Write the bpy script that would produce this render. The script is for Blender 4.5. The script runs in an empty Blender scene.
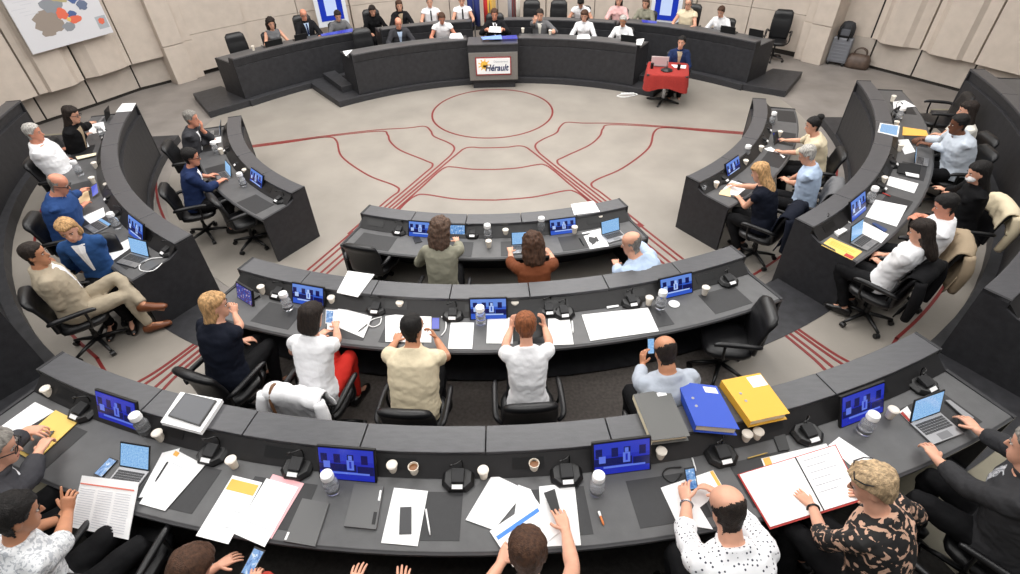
import bpy, math, random
from math import sin, cos, pi, radians as R, hypot, atan2, sqrt, degrees
from mathutils import Vector as V, Matrix, noise as NZ
random.seed(7)
SC = bpy.context.scene
COL = SC.collection
# ------------------------------------------------------------------ camera (a real lens, measured from the room's geometry)
F_PX, PITCH, ROLL, YAW = 537.565, R(40.452), R(-1.8303), R(-0.5628)
CAM = V((0.2344, -10.768, 4.6963))
HP, HT, L1, L2, LP = 0.865, 0.715, 0.27, 0.447, 0.14     # ledge height, table height, level of second / third row, podium
def rayd(u, v):
    x = (u - 510) / F_PX; y = -(v - 287) / F_PX
    x, y = cos(ROLL) * x - sin(ROLL) * y, sin(ROLL) * x + cos(ROLL) * y
    Y = cos(PITCH) + y * sin(PITCH); Z = -sin(PITCH) + y * cos(PITCH)
    return V((x * cos(YAW) + Y * sin(YAW), -x * sin(YAW) + Y * cos(YAW), Z))
def at(u, v, z):
    d = rayd(u, v)
    return CAM + d * ((z - CAM.z) / d.z)
def zm(ox, oy, s):
    return lambda x, y: (ox + x / s, oy + y / s)
cd = bpy.data.cameras.new('camera'); cam = bpy.data.objects.new('camera', cd); COL.objects.link(cam)
fw = rayd(510, 287).normalized(); rt = (rayd(511, 287) - rayd(510, 287)).normalized(); up = (rayd(510, 286) - rayd(510, 287)).normalized()
M = Matrix((rt, up, -fw)).transposed().to_4x4(); M.translation = CAM
cam.matrix_world = M; cd.sensor_width = 36; cd.lens = F_PX * 36 / 1020; cd.clip_start = 0.05
SC.camera = cam
# ------------------------------------------------------------------ materials
MATS = {}
def srgb(c):
    return tuple((x / 255 / 12.92 if x / 255 <= .04045 else ((x / 255 + .055) / 1.055) ** 2.4) for x in c) + (1,)
def mat(name, col, rough=.6, metal=0, spec=.5, noise=None, bump=None, **kw):
    """noise=(scale, amount, stretch) colour variation; bump=(scale, strength)"""
    if name in MATS: return MATS[name]
    m = bpy.data.materials.new(name); m.use_nodes = True; nt = m.node_tree; b = nt.nodes['Principled BSDF']
    c = srgb(col); b.inputs['Base Color'].default_value = c
    b.inputs['Roughness'].default_value = rough; b.inputs['Metallic'].default_value = metal
    b.inputs['Specular IOR Level'].default_value = spec
    for k, v in kw.items(): b.inputs[k].default_value = v
    if noise or bump:
        tc = nt.nodes.new('ShaderNodeTexCoord')
    if noise:
        mp = nt.nodes.new('ShaderNodeMapping'); mp.inputs['Scale'].default_value = noise[2] if len(noise) > 2 else (1, 1, 1)
        n = nt.nodes.new('ShaderNodeTexNoise'); n.inputs['Scale'].default_value = noise[0]; n.inputs['Detail'].default_value = 6
        nt.links.new(tc.outputs['Object'], mp.inputs['Vector']); nt.links.new(mp.outputs[0], n.inputs['Vector'])
        r = nt.nodes.new('ShaderNodeValToRGB'); a = noise[1]
        r.color_ramp.elements[0].position = .3; r.color_ramp.elements[1].position = .7
        r.color_ramp.elements[0].color = tuple(x * (1 - a) for x in c[:3]) + (1,)
        r.color_ramp.elements[1].color = tuple(min(1, x * (1 + a)) for x in c[:3]) + (1,)
        nt.links.new(n.outputs['Fac'], r.inputs['Fac']); nt.links.new(r.outputs['Color'], b.inputs['Base Color'])
    if bump:
        n2 = nt.nodes.new('ShaderNodeTexNoise'); n2.inputs['Scale'].default_value = bump[0]; n2.inputs['Detail'].default_value = 5
        nt.links.new(tc.outputs['Object'], n2.inputs['Vector'])
        bp = nt.nodes.new('ShaderNodeBump'); bp.inputs['Strength'].default_value = bump[1]; bp.inputs['Distance'].default_value = .02
        nt.links.new(n2.outputs['Fac'], bp.inputs['Height']); nt.links.new(bp.outputs['Normal'], b.inputs['Normal'])
    MATS[name] = m; return m
def emis(name, col, strength):
    if name in MATS: return MATS[name]
    m = mat(name, (8, 8, 10), .25); b = m.node_tree.nodes['Principled BSDF']
    b.inputs['Emission Color'].default_value = srgb(col); b.inputs['Emission Strength'].default_value = strength
    return m
def pattern(name, kind, base, spot, scale, thr, rough=.75):
    """cloth with a printed pattern: dots (voronoi), blotch (noise)"""
    if name in MATS: return MATS[name]
    m = mat(name, base, rough); nt = m.node_tree; b = nt.nodes['Principled BSDF']
    tc = nt.nodes.new('ShaderNodeTexCoord')
    if kind == 'dots':
        t = nt.nodes.new('ShaderNodeTexVoronoi'); t.inputs['Randomness'].default_value = .35; out = t.outputs['Distance']
    else:
        t = nt.nodes.new('ShaderNodeTexNoise'); t.inputs['Detail'].default_value = 3; t.inputs['Distortion'].default_value = 1.2; out = t.outputs['Fac']
    t.inputs['Scale'].default_value = scale
    nt.links.new(tc.outputs['Object'], t.inputs['Vector'])
    r = nt.nodes.new('ShaderNodeValToRGB'); r.color_ramp.interpolation = 'CONSTANT'
    r.color_ramp.elements[0].color = srgb(spot); r.color_ramp.elements[1].color = srgb(base); r.color_ramp.elements[1].position = thr
    nt.links.new(out, r.inputs['Fac']); nt.links.new(r.outputs['Color'], b.inputs['Base Color'])
    return m
# ------------------------------------------------------------------ mesh builder
class MB:
    def __init__(s): s.v = []; s.f = []; s.m = []
    def add(s, vs, fs, mi=0):
        o = len(s.v); s.v += [V(p) for p in vs]; s.f += [tuple(i + o for i in f) for f in fs]; s.m += [mi] * len(fs); return s
    def box(s, c, d, mi=0, rot=None, taper=1.0):
        x, y, z = d[0] / 2, d[1] / 2, d[2] / 2; t = taper
        P = [V(p) for p in ((-x, -y, -z), (x, -y, -z), (x, y, -z), (-x, y, -z), (-x * t, -y * t, z), (x * t, -y * t, z), (x * t, y * t, z), (-x * t, y * t, z))]
        if rot: P = [rot @ p for p in P]
        return s.add([p + V(c) for p in P], [(3, 2, 1, 0), (4, 5, 6, 7), (0, 1, 5, 4), (1, 2, 6, 5), (2, 3, 7, 6), (3, 0, 4, 7)], mi)
    def rings(s, rs, mi=0, cap=True, closed=False):
        n = len(rs[0]); o = len(s.v)
        for r in rs: s.v += [V(p) for p in r]
        k = len(rs)
        for i in range(k - 1 if not closed else k):
            a = o + i * n; b = o + ((i + 1) % k) * n
            for j in range(n):
                s.f.append((a + j, a + (j + 1) % n, b + (j + 1) % n, b + j)); s.m.append(mi)
        if cap and not closed:
            s.f.append(tuple(o + j for j in reversed(range(n)))); s.m.append(mi)
            s.f.append(tuple(o + (k - 1) * n + j for j in range(n))); s.m.append(mi)
        return s
    def lathe(s, prof, n=20, mi=0, c=(0, 0, 0), cap=True):
        return s.rings([[(c[0] + r * cos(2 * pi * j / n), c[1] + r * sin(2 * pi * j / n), c[2] + z) for j in range(n)] for r, z in prof], mi, cap)
    def tube(s, pts, rad, n=8, mi=0, sub=0):
        pts = [V(p) for p in pts]
        rad = list(rad) if isinstance(rad, (list, tuple)) else [rad] * len(pts)
        if sub: pts, rad = catmull(pts, rad, sub)
        rs = []; pu = None
        for i, p in enumerate(pts):
            t = (pts[min(i + 1, len(pts) - 1)] - pts[max(i - 1, 0)]).normalized()
            if pu is None: pu = t.orthogonal().normalized()
            u = (pu - t * pu.dot(t)); u = u.normalized() if u.length > 1e-6 else t.orthogonal().normalized()
            pu = u; w = t.cross(u)
            rs.append([p + (u * cos(2 * pi * j / n) + w * sin(2 * pi * j / n)) * rad[i] for j in range(n)])
        return s.rings(rs, mi)
    def ell(s, c, r, n=14, k=9, mi=0, rot=None):
        rs = []
        for i in range(k + 1):
            a = -pi / 2 + pi * (i + .02) / (k + .04)
            ring = [V((r[0] * cos(a) * cos(2 * pi * j / n), r[1] * cos(a) * sin(2 * pi * j / n), r[2] * sin(a))) for j in range(n)]
            rs.append([(rot @ p if rot else p) + V(c) for p in ring])
        return s.rings(rs, mi)
    def prism(s, poly, z0, z1, mi=0):
        n = len(poly); a = sum(poly[i][0] * poly[(i + 1) % n][1] - poly[(i + 1) % n][0] * poly[i][1] for i in range(n))
        if a < 0: poly = list(reversed(poly))
        return s.rings([[(p[0], p[1], z0) for p in poly], [(p[0], p[1], z1) for p in poly]], mi)
    def build(s, name, mats, parent=None, loc=None, smooth=False, bevel=0, local=False):
        """links ONE mesh object; loc moves the origin there (vertices stay where they are unless local)"""
        if not isinstance(mats, (list, tuple)): mats = [mats]
        me = bpy.data.meshes.new(name)
        off = V(loc) if (loc is not None and not local) else V((0, 0, 0))
        me.from_pydata([p - off for p in s.v], [], s.f)
        for m in mats: me.materials.append(m)
        for i, p in enumerate(me.polygons): p.material_index = s.m[i]; p.use_smooth = smooth
        me.update()
        o = bpy.data.objects.new(name, me); COL.objects.link(o)
        if loc is not None: o.location = loc
        if parent: o.parent = parent
        if bevel:
            b = o.modifiers.new('bevel', 'BEVEL'); b.width = bevel; b.segments = 2; b.limit_method = 'ANGLE'; b.angle_limit = R(40)
        return o
def catmull(pts, rad, sub):
    P, Q = [], []; n = len(pts)
    for i in range(n - 1):
        p0, p1, p2, p3 = pts[max(i - 1, 0)], pts[i], pts[i + 1], pts[min(i + 2, n - 1)]
        for k in range(sub):
            t = k / sub
            P.append(.5 * ((2 * p1) + (p2 - p0) * t + (2 * p0 - 5 * p1 + 4 * p2 - p3) * t * t + (3 * p1 - p0 - 3 * p2 + p3) * t ** 3))
            Q.append(rad[i] * (1 - t) + rad[i + 1] * t)
    P.append(pts[-1]); Q.append(rad[-1]); return P, Q
def tag(o, label=None, cat=None, group=None, kind=None):
    if label: o['label'] = label
    if cat: o['category'] = cat
    if group: o['group'] = group
    if kind: o['kind'] = kind
    return o
def empty(name, loc, rz=0):
    o = bpy.data.objects.new(name, None); COL.objects.link(o); o.location = loc; o.rotation_euler = (0, 0, rz); o.empty_display_size = .1
    return o
def struct(o): o['kind'] = 'structure'; return o
KIDS = {}
def copy_tree(o, parent=None):
    c = o.copy(); COL.objects.link(c)
    if parent: c.parent = parent
    for ch in KIDS.get(o.name) or [x for x in o.children]: copy_tree(ch, c)
    return c
def rz(a): return Matrix.Rotation(a, 3, 'Z')
def rx(a): return Matrix.Rotation(a, 3, 'X')
def ry(a): return Matrix.Rotation(a, 3, 'Y')
def pt(r, th, z=0, c=(0, 0), up=False):
    """polar point about c; th in degrees from -y (or from +y when up) towards +x"""
    t = R(th); return V((c[0] + r * sin(t), c[1] + (r if up else -r) * cos(t), z))
# ------------------------------------------------------------------ room
M_CONC = mat('polished_concrete', (144, 138, 130), .42, 0, .35, noise=(1.3, .12), bump=(55, .05))
M_CONC2 = mat('grey_concrete', (136, 130, 125), .55, 0, .3, noise=(1.6, .18), bump=(40, .05))
M_RED = mat('red_inlay', (116, 28, 26), .55)
M_WOOD = mat('dark_stained_wood', (50, 50, 53), .5, 0, .4, noise=(9, .28, (1, 1, 9)), bump=(70, .06))
M_PANEL = mat('charcoal_panel', (43, 43, 46), .5, 0, .4, noise=(14, .2), bump=(90, .08))
M_LEDGE = mat('dark_wood_ledge', (73, 73, 76), .34, 0, .5, noise=(7, .12, (1.2, 5, 1)), bump=(60, .04))
M_TOP = mat('grey_worktop', (84, 84, 85), .42, 0, .45, noise=(10, .1), bump=(80, .03))
M_MAT = mat('desk_mat_black', (36, 36, 38), .5, noise=(30, .1))
M_RAIL = mat('black_rail', (28, 27, 28), .5, noise=(14, .2))
M_EDGE = mat('worktop_edge', (88, 88, 90), .35)
M_BLACK = mat('black_plastic', (17, 17, 18), .38)
M_WALL = mat('beige_wall', (200, 188, 176), .8, 0, .2, noise=(5, .06), bump=(140, .12))
M_WALL2 = mat('beige_wall_lower', (184, 174, 164), .85, 0, .2, noise=(5, .06), bump=(140, .15))
M_SEAM = mat('dark_seam', (40, 36, 32), .9)
CP = (0, -3.5)                       # centre of the podium and of the back wall
def arc_poly(r0, r1, a0, a1, n=40, c=(0, 0), up=False):
    A = [a0 + (a1 - a0) * i / n for i in range(n + 1)]
    return [pt(r0, a, 0, c, up) for a in A] + [pt(r1, a, 0, c, up) for a in reversed(A)]
def sector(name, r0, r1, a0, a1, z0, z1, m, c=(0, 0), up=False, n=48, bevel=0):
    """annular slab made of quads"""
    b = MB(); rs = []
    for i in range(n + 1):
        a = a0 + (a1 - a0) * i / n
        p, q = pt(r0, a, 0, c, up), pt(r1, a, 0, c, up)
        rs.append([(p.x, p.y, z0), (p.x, p.y, z1), (q.x, q.y, z1), (q.x, q.y, z0)])
    b.rings(rs)
    return b.build(name, m, bevel=bevel)
# floor: level 0 slab, then the raised rings of the second and third rows
b = MB(); b.prism([(-19, -14), (19, -14), (19, 8), (-19, 8)], -.2, 0)
fl = struct(b.build('floor', M_CONC2))
# pale polished court inside the horseshoe
def court():
    pts = [pt(6.3, a, 0) for a in range(-100, 101, 4)]
    pts += [V((6.0, 1.7, 0)), V((4.3, 2.6, 0)), V((2.5, 3.2, 0)), V((0, 3.5, 0)), V((-2.5, 3.2, 0)), V((-4.3, 2.6, 0)), V((-6.0, 1.7, 0))]
    return pts
b = MB(); b.prism(court(), 0, .004); struct(b.build('floor_court', M_CONC))
struct(sector('floor_second_row', 7.05, 8.4, -85.6, 85.6, 0, L1 - .004, M_CONC))
struct(sector('floor_third_row', 8.3, 12.4, -84, 84, 0, L2 - .004, mat('olive_concrete', (136, 130, 112), .6, noise=(3, .12))))
M_CARP = mat('grey_carpet', (106, 100, 96), .9, 0, .1, noise=(30, .2), bump=(200, .3))
struct(sector('floor_second_row_carpet', 7.08, 8.38, -21, 19.5, L1 - .006, L1, M_CARP))
struct(sector('floor_third_row_carpet', 8.4, 10.6, -24, 20.5, L2 - .006, L2, mat('dark_carpet', (58, 56, 54), .95, 0, .1, noise=(30, .2), bump=(200, .3))))
# dark stained plinths (steps) under the second and third rows
struct(sector('trim_1', 6.6, 7.1, -79.6, 79.6, 0, L1, M_WOOD)); struct(sector('trim_87', 6.5, 7.06, -86.5, 86.5, 0, .13, M_WOOD))
struct(sector('trim_2', 8.27, 8.95, -83.5, 83.5, 0, L2, M_WOOD))
struct(sector('trim_3', 6.6, 7.32, 23.4, 33.4, L1 - .05, L1 + .002, M_WOOD, n=10)); struct(sector('trim_4', 6.6, 7.32, -33.4, -23.4, L1 - .05, L1 + .002, M_WOOD, n=10))
struct(sector('trim_88', 8.5, 9.28, 25.6, 34, L2 - .05, L2 + .002, M_WOOD, n=10)); struct(sector('trim_89', 8.5, 9.28, -34.5, -25.8, L2 - .05, L2 + .002, M_WOOD, n=10))
# red lines laid in the concrete
tn = [4]
ZF = .004
def strip(pts, w, z, sub=6, ring=False):
    if z == ZF and not ring:          # the court's pattern is laid a little left of the desks' axis
        pts = [(p[0] * (1 + .045 * max(0, min(1, (p[1] + 5) / 3))) - .07 * max(0, min(1, (p[1] + 6) / 5)), p[1]) for p in pts]
    pts = [V((p[0], p[1], 0)) for p in pts]
    if sub: pts, _ = catmull(pts, [0] * len(pts), sub)
    b = MB(); rs = []
    for i, p in enumerate(pts):
        t = (pts[min(i + 1, len(pts) - 1)] - pts[max(i - 1, 0)]).normalized(); nn = V((-t.y, t.x, 0)) * w / 2
        rs.append([(p - nn) + V((0, 0, z - .003)), (p + nn) + V((0, 0, z - .003)), (p + nn) + V((0, 0, z + .002)), (p - nn) + V((0, 0, z + .002))])
    b.rings(rs); tn[0] += 1
    return struct(b.build('trim_%d' % tn[0], M_RED))
ZF = .004
strip([(-.14 + 1.31 * cos(a * pi / 30), .64 + 1.31 * sin(a * pi / 30)) for a in range(61)], .04, ZF, 0, True)
W = .037
ax = 27.5
def bun(r, off, sgn):                 # point on the diagonal bundle of four lines
    p = pt(r, 27.5 * sgn); t = V((cos(R(27.5)), sgn * sin(R(27.5)), 0)) * off
    return (p.x + t.x * 1, p.y + t.y) if sgn > 0 else (p.x - t.x * -1, p.y + t.y * 1)
def bl(r, off, s):
    d = V((sin(R(ax)) * s, -cos(R(ax)), 0)); n = V((cos(R(ax)) * s, sin(R(ax)), 0)); p = d * r + n * off; return (p.x, p.y)
for s in (-1, 1):
    # inner lines of the bundle turn into the arcs in front, the outer ones into the side curves
    strip([(0, -1.10), (.25 * s, -1.09), (.42 * s, -1.05), (.56 * s, -1.10), bl(1.5, -.0, s), bl(2.4, -.02, s), bl(4.5, -.03, s)], W, ZF)
    strip([(0, -1.975), (.4 * s, -1.94), (.72 * s, -1.84), (.86 * s, -1.84), bl(2.3, -.06, s), bl(3, -.09, s), bl(4.5, -.1, s)], W, ZF)
    strip([(0, -3.03), (.6 * s, -2.97), (1.14 * s, -2.79), (1.3 * s, -2.82), bl(3.35, -.12, s), bl(3.8, -.16, s), bl(4.5, -.17, s)], W, ZF)
    strip([bl(4.5, .04, s), bl(2.0, .06, s), bl(1.5, .1, s), (.76 * s, -1.02), (.9 * s, -.8), (1.18 * s, -.52), (1.27 * s, -.25), (1.42 * s, -.02), (1.75 * s, -.08), (2.4 * s, -.14), (3.36 * s, -.36), (5.0 * s, -.8)], W, ZF)
    strip([bl(4.5, .11, s), bl(2.5, .13, s), (1.1 * s, -1.75), (1.25 * s, -1.55), (1.75 * s, -1.1), (2.0 * s, -.7), (2.1 * s, -.38), (2.3 * s, -.2), (3.36 * s, -.41), (5.0 * s, -.85)], W, ZF)
    strip([bl(4.5, .18, s), bl(3.4, .2, s), (1.6 * s, -2.65), (1.7 * s, -2.45), (2.2 * s, -2.05), (2.8 * s, -1.3), (3.05 * s, -.6), (3.3 * s, -.42), (4.0 * s, -.62), (5.0 * s, -.9)], W, ZF)
    for off in (-.15, -.06, .06, .15): strip([bl(4.4, off, s), bl(5.6, off, s), bl(6.3, off, s)], W, ZF, 0)
    for off in (-.14, -.05, .06, .13): strip([bl(7.3, off * .75, s), bl(7.8, off, s), bl(8.21, off * 1.9, s)], W, L1 - .003)
    strip([pt(8.0, (34 + i * 4) * s) for i in range(13)], .035, L1 - .003)
    strip([bl(8.21, .14, s), pt(8.08, 31.5 * s), pt(8.0, 34.2 * s)], .035, L1 - .003)
    strip([pt(6.22, ((31 if s > 0 else 47) + i * 4) * s) for i in range(11 if s > 0 else 8)], .035, ZF)
# ------------------------------------------------------------------ walls
ZO = .66
w5 = zm(780, 0, 4.25); w1 = zm(0, 0, 3.923)
def wall_profile(name, pts, z0, z1, m, thick=.25):
    """pts = plan polyline seen from the room; extruded up, given thickness outwards from the room"""
    c = V((0, -3.5, 0)); A = [V((p[0], p[1], 0)) for p in pts]; B = [p + (p - c).normalized() * thick for p in A]
    b = MB(); rs = [[(p.x, p.y, z0), (q.x, q.y, z0), (q.x, q.y, z1), (p.x, p.y, z1)] for p, q in zip(A, B)]
    b.rings(rs); return struct(b.build(name, m))
def smoothp(pts, k=4):
    P, _ = catmull([V((p[0], p[1], 0)) for p in pts], [0] * len(pts), k); return P
RZ = lambda l: [at(*w5(*q), ZO) for q in l]
LZ = lambda l: [at(*w1(*q), ZO) for q in l]
wall_low_R = [at(*w5(*q), 0) for q in [(185, 252), (360, 285), (550, 335), (775, 395)]]
e = wall_low_R[-1] + (wall_low_R[-1] - wall_low_R[-2]) * 14
wall_profile('wall_right', wall_low_R + [e], .07, ZO, M_WALL2)
wall_profile('baseboard_right', [p * 1.003 for p in wall_low_R] + [e], 0, .07, M_SEAM)
wall_low_L = [at(*w1(*q), 0) for q in [(690, 320), (555, 355), (385, 415), (190, 480)]]
e2 = wall_low_L[-1] + (wall_low_L[-1] - wall_low_L[-2]) * 13
wall_profile('wall_left', list(reversed(wall_low_L + [e2])), .07, ZO, M_WALL2)
wall_profile('baseboard_left', list(reversed([p * 1.003 for p in wall_low_L] + [e2])), 0, .07, M_SEAM)
# fluted concrete panels that overhang the base
wn = [0]
def upper(pts, smooth=True, z0=ZO, z1=6.5):
    wn[0] += 1
    P = smoothp(pts) if smooth else pts
    o = wall_profile('wall_panel_%d' % wn[0], P, z0, z1, M_WALL, .3)
    for f in o.data.polygons: f.use_smooth = False
    return o
def flute(pts):      # pts: start, dip start, dip end (rounded), end
    return pts
upper(RZ([(238, 135), (383, 160)]), False)
upper(RZ([(390, 163), (412, 168), (424, 180), (440, 186), (520, 200), (545, 201), (556, 203), (590, 208)]), False)
upper(RZ([(598, 211), (618, 216), (634, 229), (655, 234), (745, 255), (772, 256), (782, 259), (820, 268)]), False)
q = RZ([(828, 272), (1020, 320)]); upper([q[0], q[1], q[1] + (q[1] - q[0]) * .5, q[1] + (q[1] - q[0]) * 9], False)
q = LZ([(0, 425), (150, 375)]); upper([q[0] + (q[0] - q[1]) * 14, q[0] + (q[0] - q[1]) * .4, q[0], q[1]], False)
upper(LZ([(157, 371), (180, 365), (190, 361), (205, 361), (285, 337), (303, 330), (312, 321), (332, 314)]), False)
upper(LZ([(338, 308), (358, 304), (368, 302), (392, 298), (470, 272), (492, 263), (500, 258), (516, 254)]), False)
upper(LZ([(521, 252), (656, 218)]), False)
# seams behind the gaps
wall_profile('wall_backing', RZ([(1020, 300), (775, 240), (550, 185), (238, 120)])[::-1] if False else [p * 1.012 for p in RZ([(238, 135), (590, 208), (820, 268), (1020, 320)])], ZO, 6.5, M_SEAM, .2)
wall_profile('wall_backing_left', [p * 1.012 for p in LZ([(0, 425), (332, 314), (516, 254), (656, 218)])], ZO, 6.5, M_SEAM, .2)
# vertical joints in the base
def joint(p, z1=ZO):
    d = (V((p.x, p.y + 3.5, 0))).normalized(); b = MB(); b.box((p.x - d.x * .005, p.y - d.y * .005, (z1 + .07) / 2), (.018, .03, z1 - .07), rot=None)
    tn[0] += 1; struct(b.build('trim_%d' % tn[0], M_SEAM))
for q in [(365, 287), (550, 335), (775, 395)]: joint(at(*w5(*q), 0))
for q in [(190, 480), (385, 415), (555, 355)]: joint(at(*w1(*q), 0))
# pilasters and the back wall behind the podium (same circle)
RB = 10.45
def polar(p): return (hypot(p.x, p.y + 3.5), degrees(atan2(p.x, p.y + 3.5)))
pilL = [at(*w1(*q), 0) for q in [(700, 333), (765, 312), (800, 295)]]
pilR = [at(*w5(*q), 0) for q in [(75, 238), (118, 252), (185, 270)]]
def pilaster(P):
    rA, aA = polar(P[0]); rB, aB = polar(P[2]); b = MB()
    am = aA + (aB - aA) * .3
    poly = [pt(10.22, a, 0, CP, True) for a in (am, aB)]
    def seg(a0, a1, r): return [pt(r, a0, 0, CP, True), pt(r, a1, 0, CP, True), pt(r + .55, a1, 0, CP, True), pt(r + .55, a0, 0, CP, True)]
    wn[0] += 1
    lo = min(aA, aB); hi = max(aA, aB)
    cut = lo + (hi - lo) * (.68 if lo < 0 else .32)
    big = (lo, cut) if lo < 0 else (cut, hi); sm = (cut, hi) if lo < 0 else (lo, cut)
    b.prism(seg(*big, 10.27), 0, .88); b.prism(seg(*big, 10.27), .895, 6.5); b.prism(seg(*sm, 10.36), 0, .88); b.prism(seg(*sm, 10.36), .895, 6.5)
    b.prism(seg(lo + .05, hi - .05, 10.38), 0, 6.5)
    return struct(b.build('wall_pilaster_%d' % wn[0], M_WALL, bevel=.008)), lo, hi
_, l0, l1 = pilaster(pilL); _, r0_, r1_ = pilaster(pilR)
tn[0] += 1; struct(sector('trim_%d' % tn[0], 10.5, 10.8, l1, r0_, 0, .12, M_SEAM, CP, True))
a = l1; k = 0
widths = []
n_p = 12
for i in range(n_p):
    a0 = l1 + (r0_ - l1) * i / n_p; a1 = l1 + (r0_ - l1) * (i + 1) / n_p
    wn[0] += 1
    rr = 10.48 if i % 3 else 10.40
    struct(sector('wall_panel_%d' % wn[0], rr, 10.9, a0 + .06, a1 - .06, .12, .98, M_WALL, CP, True, 4)); wn[0] += 1
    struct(sector('wall_panel_%d' % wn[0], rr, 10.9, a0 + .06, a1 - .06, .99, 6.5, M_WALL, CP, True, 4))
struct(sector('wall_back', 10.7, 11, l1, r0_, 0, 6.5, M_SEAM, CP, True))
# ------------------------------------------------------------------ desks
def desk(name, label, R0, lv, a0, a1, seams, depth, lvb=0, c=(0, 0), up=False, mats=(), group=None, front_drop=0, ends=True, cat='desk'):
    """curved council desk: front panel, slotted ledge, rail, worktop, end panels, mats"""
    mid = (a0 + a1) / 2
    base = pt(R0 + depth / 2, mid, lv, c, up)
    root = empty(name, base); tag(root, label, cat, group)
    def sweep(prof, b0, b1, m, nm, parent=root, bev=.004, step=1.6, mi=0):
        n = max(2, int(abs(b1 - b0) / step)); mb = MB(); rs = []
        for i in range(n + 1):
            a = b0 + (b1 - b0) * i / n
            rs.append([pt(R0 + r, a, lv + z, c, up) - base for r, z in prof])
        mb.rings(rs); o = mb.build(nm, m, parent, bevel=bev); return o
    e = degrees(.03 / R0)
    # lower front face, upper recessed band
    sweep([(0, -front_drop), (0, HP - .2), (.05, HP - .19), (.05, -front_drop)], a0 + e, a1 - e, M_PANEL, 'front_panel')
    sweep([(.045, HP - .21), (.02, HP - .03), (.07, HP - .03), (.07, HP - .21)], a0 + e, a1 - e, M_WOOD, 'upper_band')
    S = [a0] + list(seams) + [a1]
    g = degrees(.004 / R0)
    for i in range(len(S) - 1):
        sweep([(-.005, HP - .035), (-.005, HP), (.22, HP), (.22, HP - .035)], S[i] + (g if i else 0), S[i + 1] - (g if i < len(S) - 2 else 0), M_LEDGE, 'ledge', bev=.005)
    sweep([(.19, HP - .034), (.21, HP - .034), (.34, HT + .005), (.32, HT - .02)], a0 + e, a1 - e, M_RAIL, 'socket_rail', bev=0)
    for i in range(len(S) - 1):           # recessed socket plate on the rail of each bay
        am = S[i] + (S[i + 1] - S[i]) * .33; wv = degrees(.11 / R0)
        sweep([(.232, HP - .06), (.238, HP - .055), (.3, HT + .045), (.29, HT + .04)], am - wv, am + wv, M_BLACK, 'socket_plate', bev=0)
    sweep([(.30, HT - .035), (.30, HT), (depth - .012, HT), (depth, HT - .012), (depth, HT - .035)], a0 + e * .2, a1 - e * .2, M_TOP, 'worktop')
    sweep([(depth - .002, HT - .04), (depth - .002, HT - .004), (depth + .008, HT - .012), (depth + .006, HT - .04)], a0, a1, M_EDGE, 'worktop_edge', bev=0)
    if ends:
        for a, s in ((a0, 1), (a1, -1)):
            prof = [(-.004, -front_drop), (-.004, HP + .002), (.224, HP + .002), (.224, HP - .09), (.335, HT + .012), (depth + .006, HT + .004), (depth + .006, 0 if not front_drop else 0)]
            mb = MB(); rs = []
            for q in (a, a + s * e):
                rs.append([pt(R0 + r, q, lv + z, c, up) - base for r, z in prof])
            mb.rings(rs); mb.build('end_panel', M_PANEL, root)
    # seat mats let into the worktop
    for q in mats:
        am, w, r0, r1 = q
        sweep([(r0, HT - .002), (r0, HT + .0025), (r1, HT + .0025), (r1, HT - .002)], am - degrees(w / 2 / R0), am + degrees(w / 2 / R0), M_MAT, 'desk_mat', bev=0)
    return root
def rng(a, b, n): return [a + (b - a) * i / n for i in range(1, n)]
D1, D2, D3 = .75, .79, .86
mm = lambda L, w=.44, a=.42, b=.72: [(x, w, a, b) for x in L]
desk('curved_desk', 'short curved front desk facing the podium, between the two diagonal red lines', 4.80, .004, -20.7, 20.6, rng(-20.7, 20.6, 5), D1, mats=mm([-16.5, -5.5, 3.5, 11.5]))
desk('curved_desk', 'inner left desk with two men in suits behind it', 4.80, .004, -74.2, -34.6, rng(-74.2, -34.6, 4), D1, mats=mm([-39.5, -54, -66]))
desk('curved_desk', 'inner right desk with the woman in cream and the blonde woman in navy', 4.80, .004, 34.6, 76, rng(34.6, 76, 4), D1, mats=mm([40, 53, 62, 72]))
desk('curved_desk', 'middle desk of the second row, with five people in white, beige and navy tops', 6.54, L1, -24.1, 23.9, rng(-24.1, 23.9, 7), D2, front_drop=.14, mats=mm([-17.8, -11.5, -6.8, 3.8, 12.5, 19.6], .4))
desk('curved_desk', 'outer left desk beside the man in the beige suit', 6.54, L1, -78.6, -32.9, rng(-78.6, -32.9, 6), D2, front_drop=.14, mats=mm([-37, -46, -55, -66]))
desk('curved_desk', 'outer right desk with the open laptop and yellow sheet at its near end', 6.54, L1, 32.9, 79.8, rng(32.9, 79.8, 6), D2, front_drop=.14, mats=mm([37, 45, 54, 63, 73]))
desk('curved_desk', 'nearest long desk across the bottom, carrying three ring binders on its ledge', 8.39, L2, -26.4, 26.1, [-18.3, -12.2, -6.1, 0, 6.1, 12.2, 18.3], D3, front_drop=.02, mats=mm([-22.5, -14.3, -9.4, -2.6, 2.9, 8, 13, 22.8], .46, .44, .78))
desk('curved_desk', 'third row desk at the left edge, only its dark front visible', 8.39, L2, -80, -34, rng(-80, -34, 6), D3, front_drop=.02)
desk('curved_desk', 'third row desk at the right edge, only its dark front visible', 8.39, L2, 33.5, 81.5, rng(33.5, 81.5, 6), D3, front_drop=.02)
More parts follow.
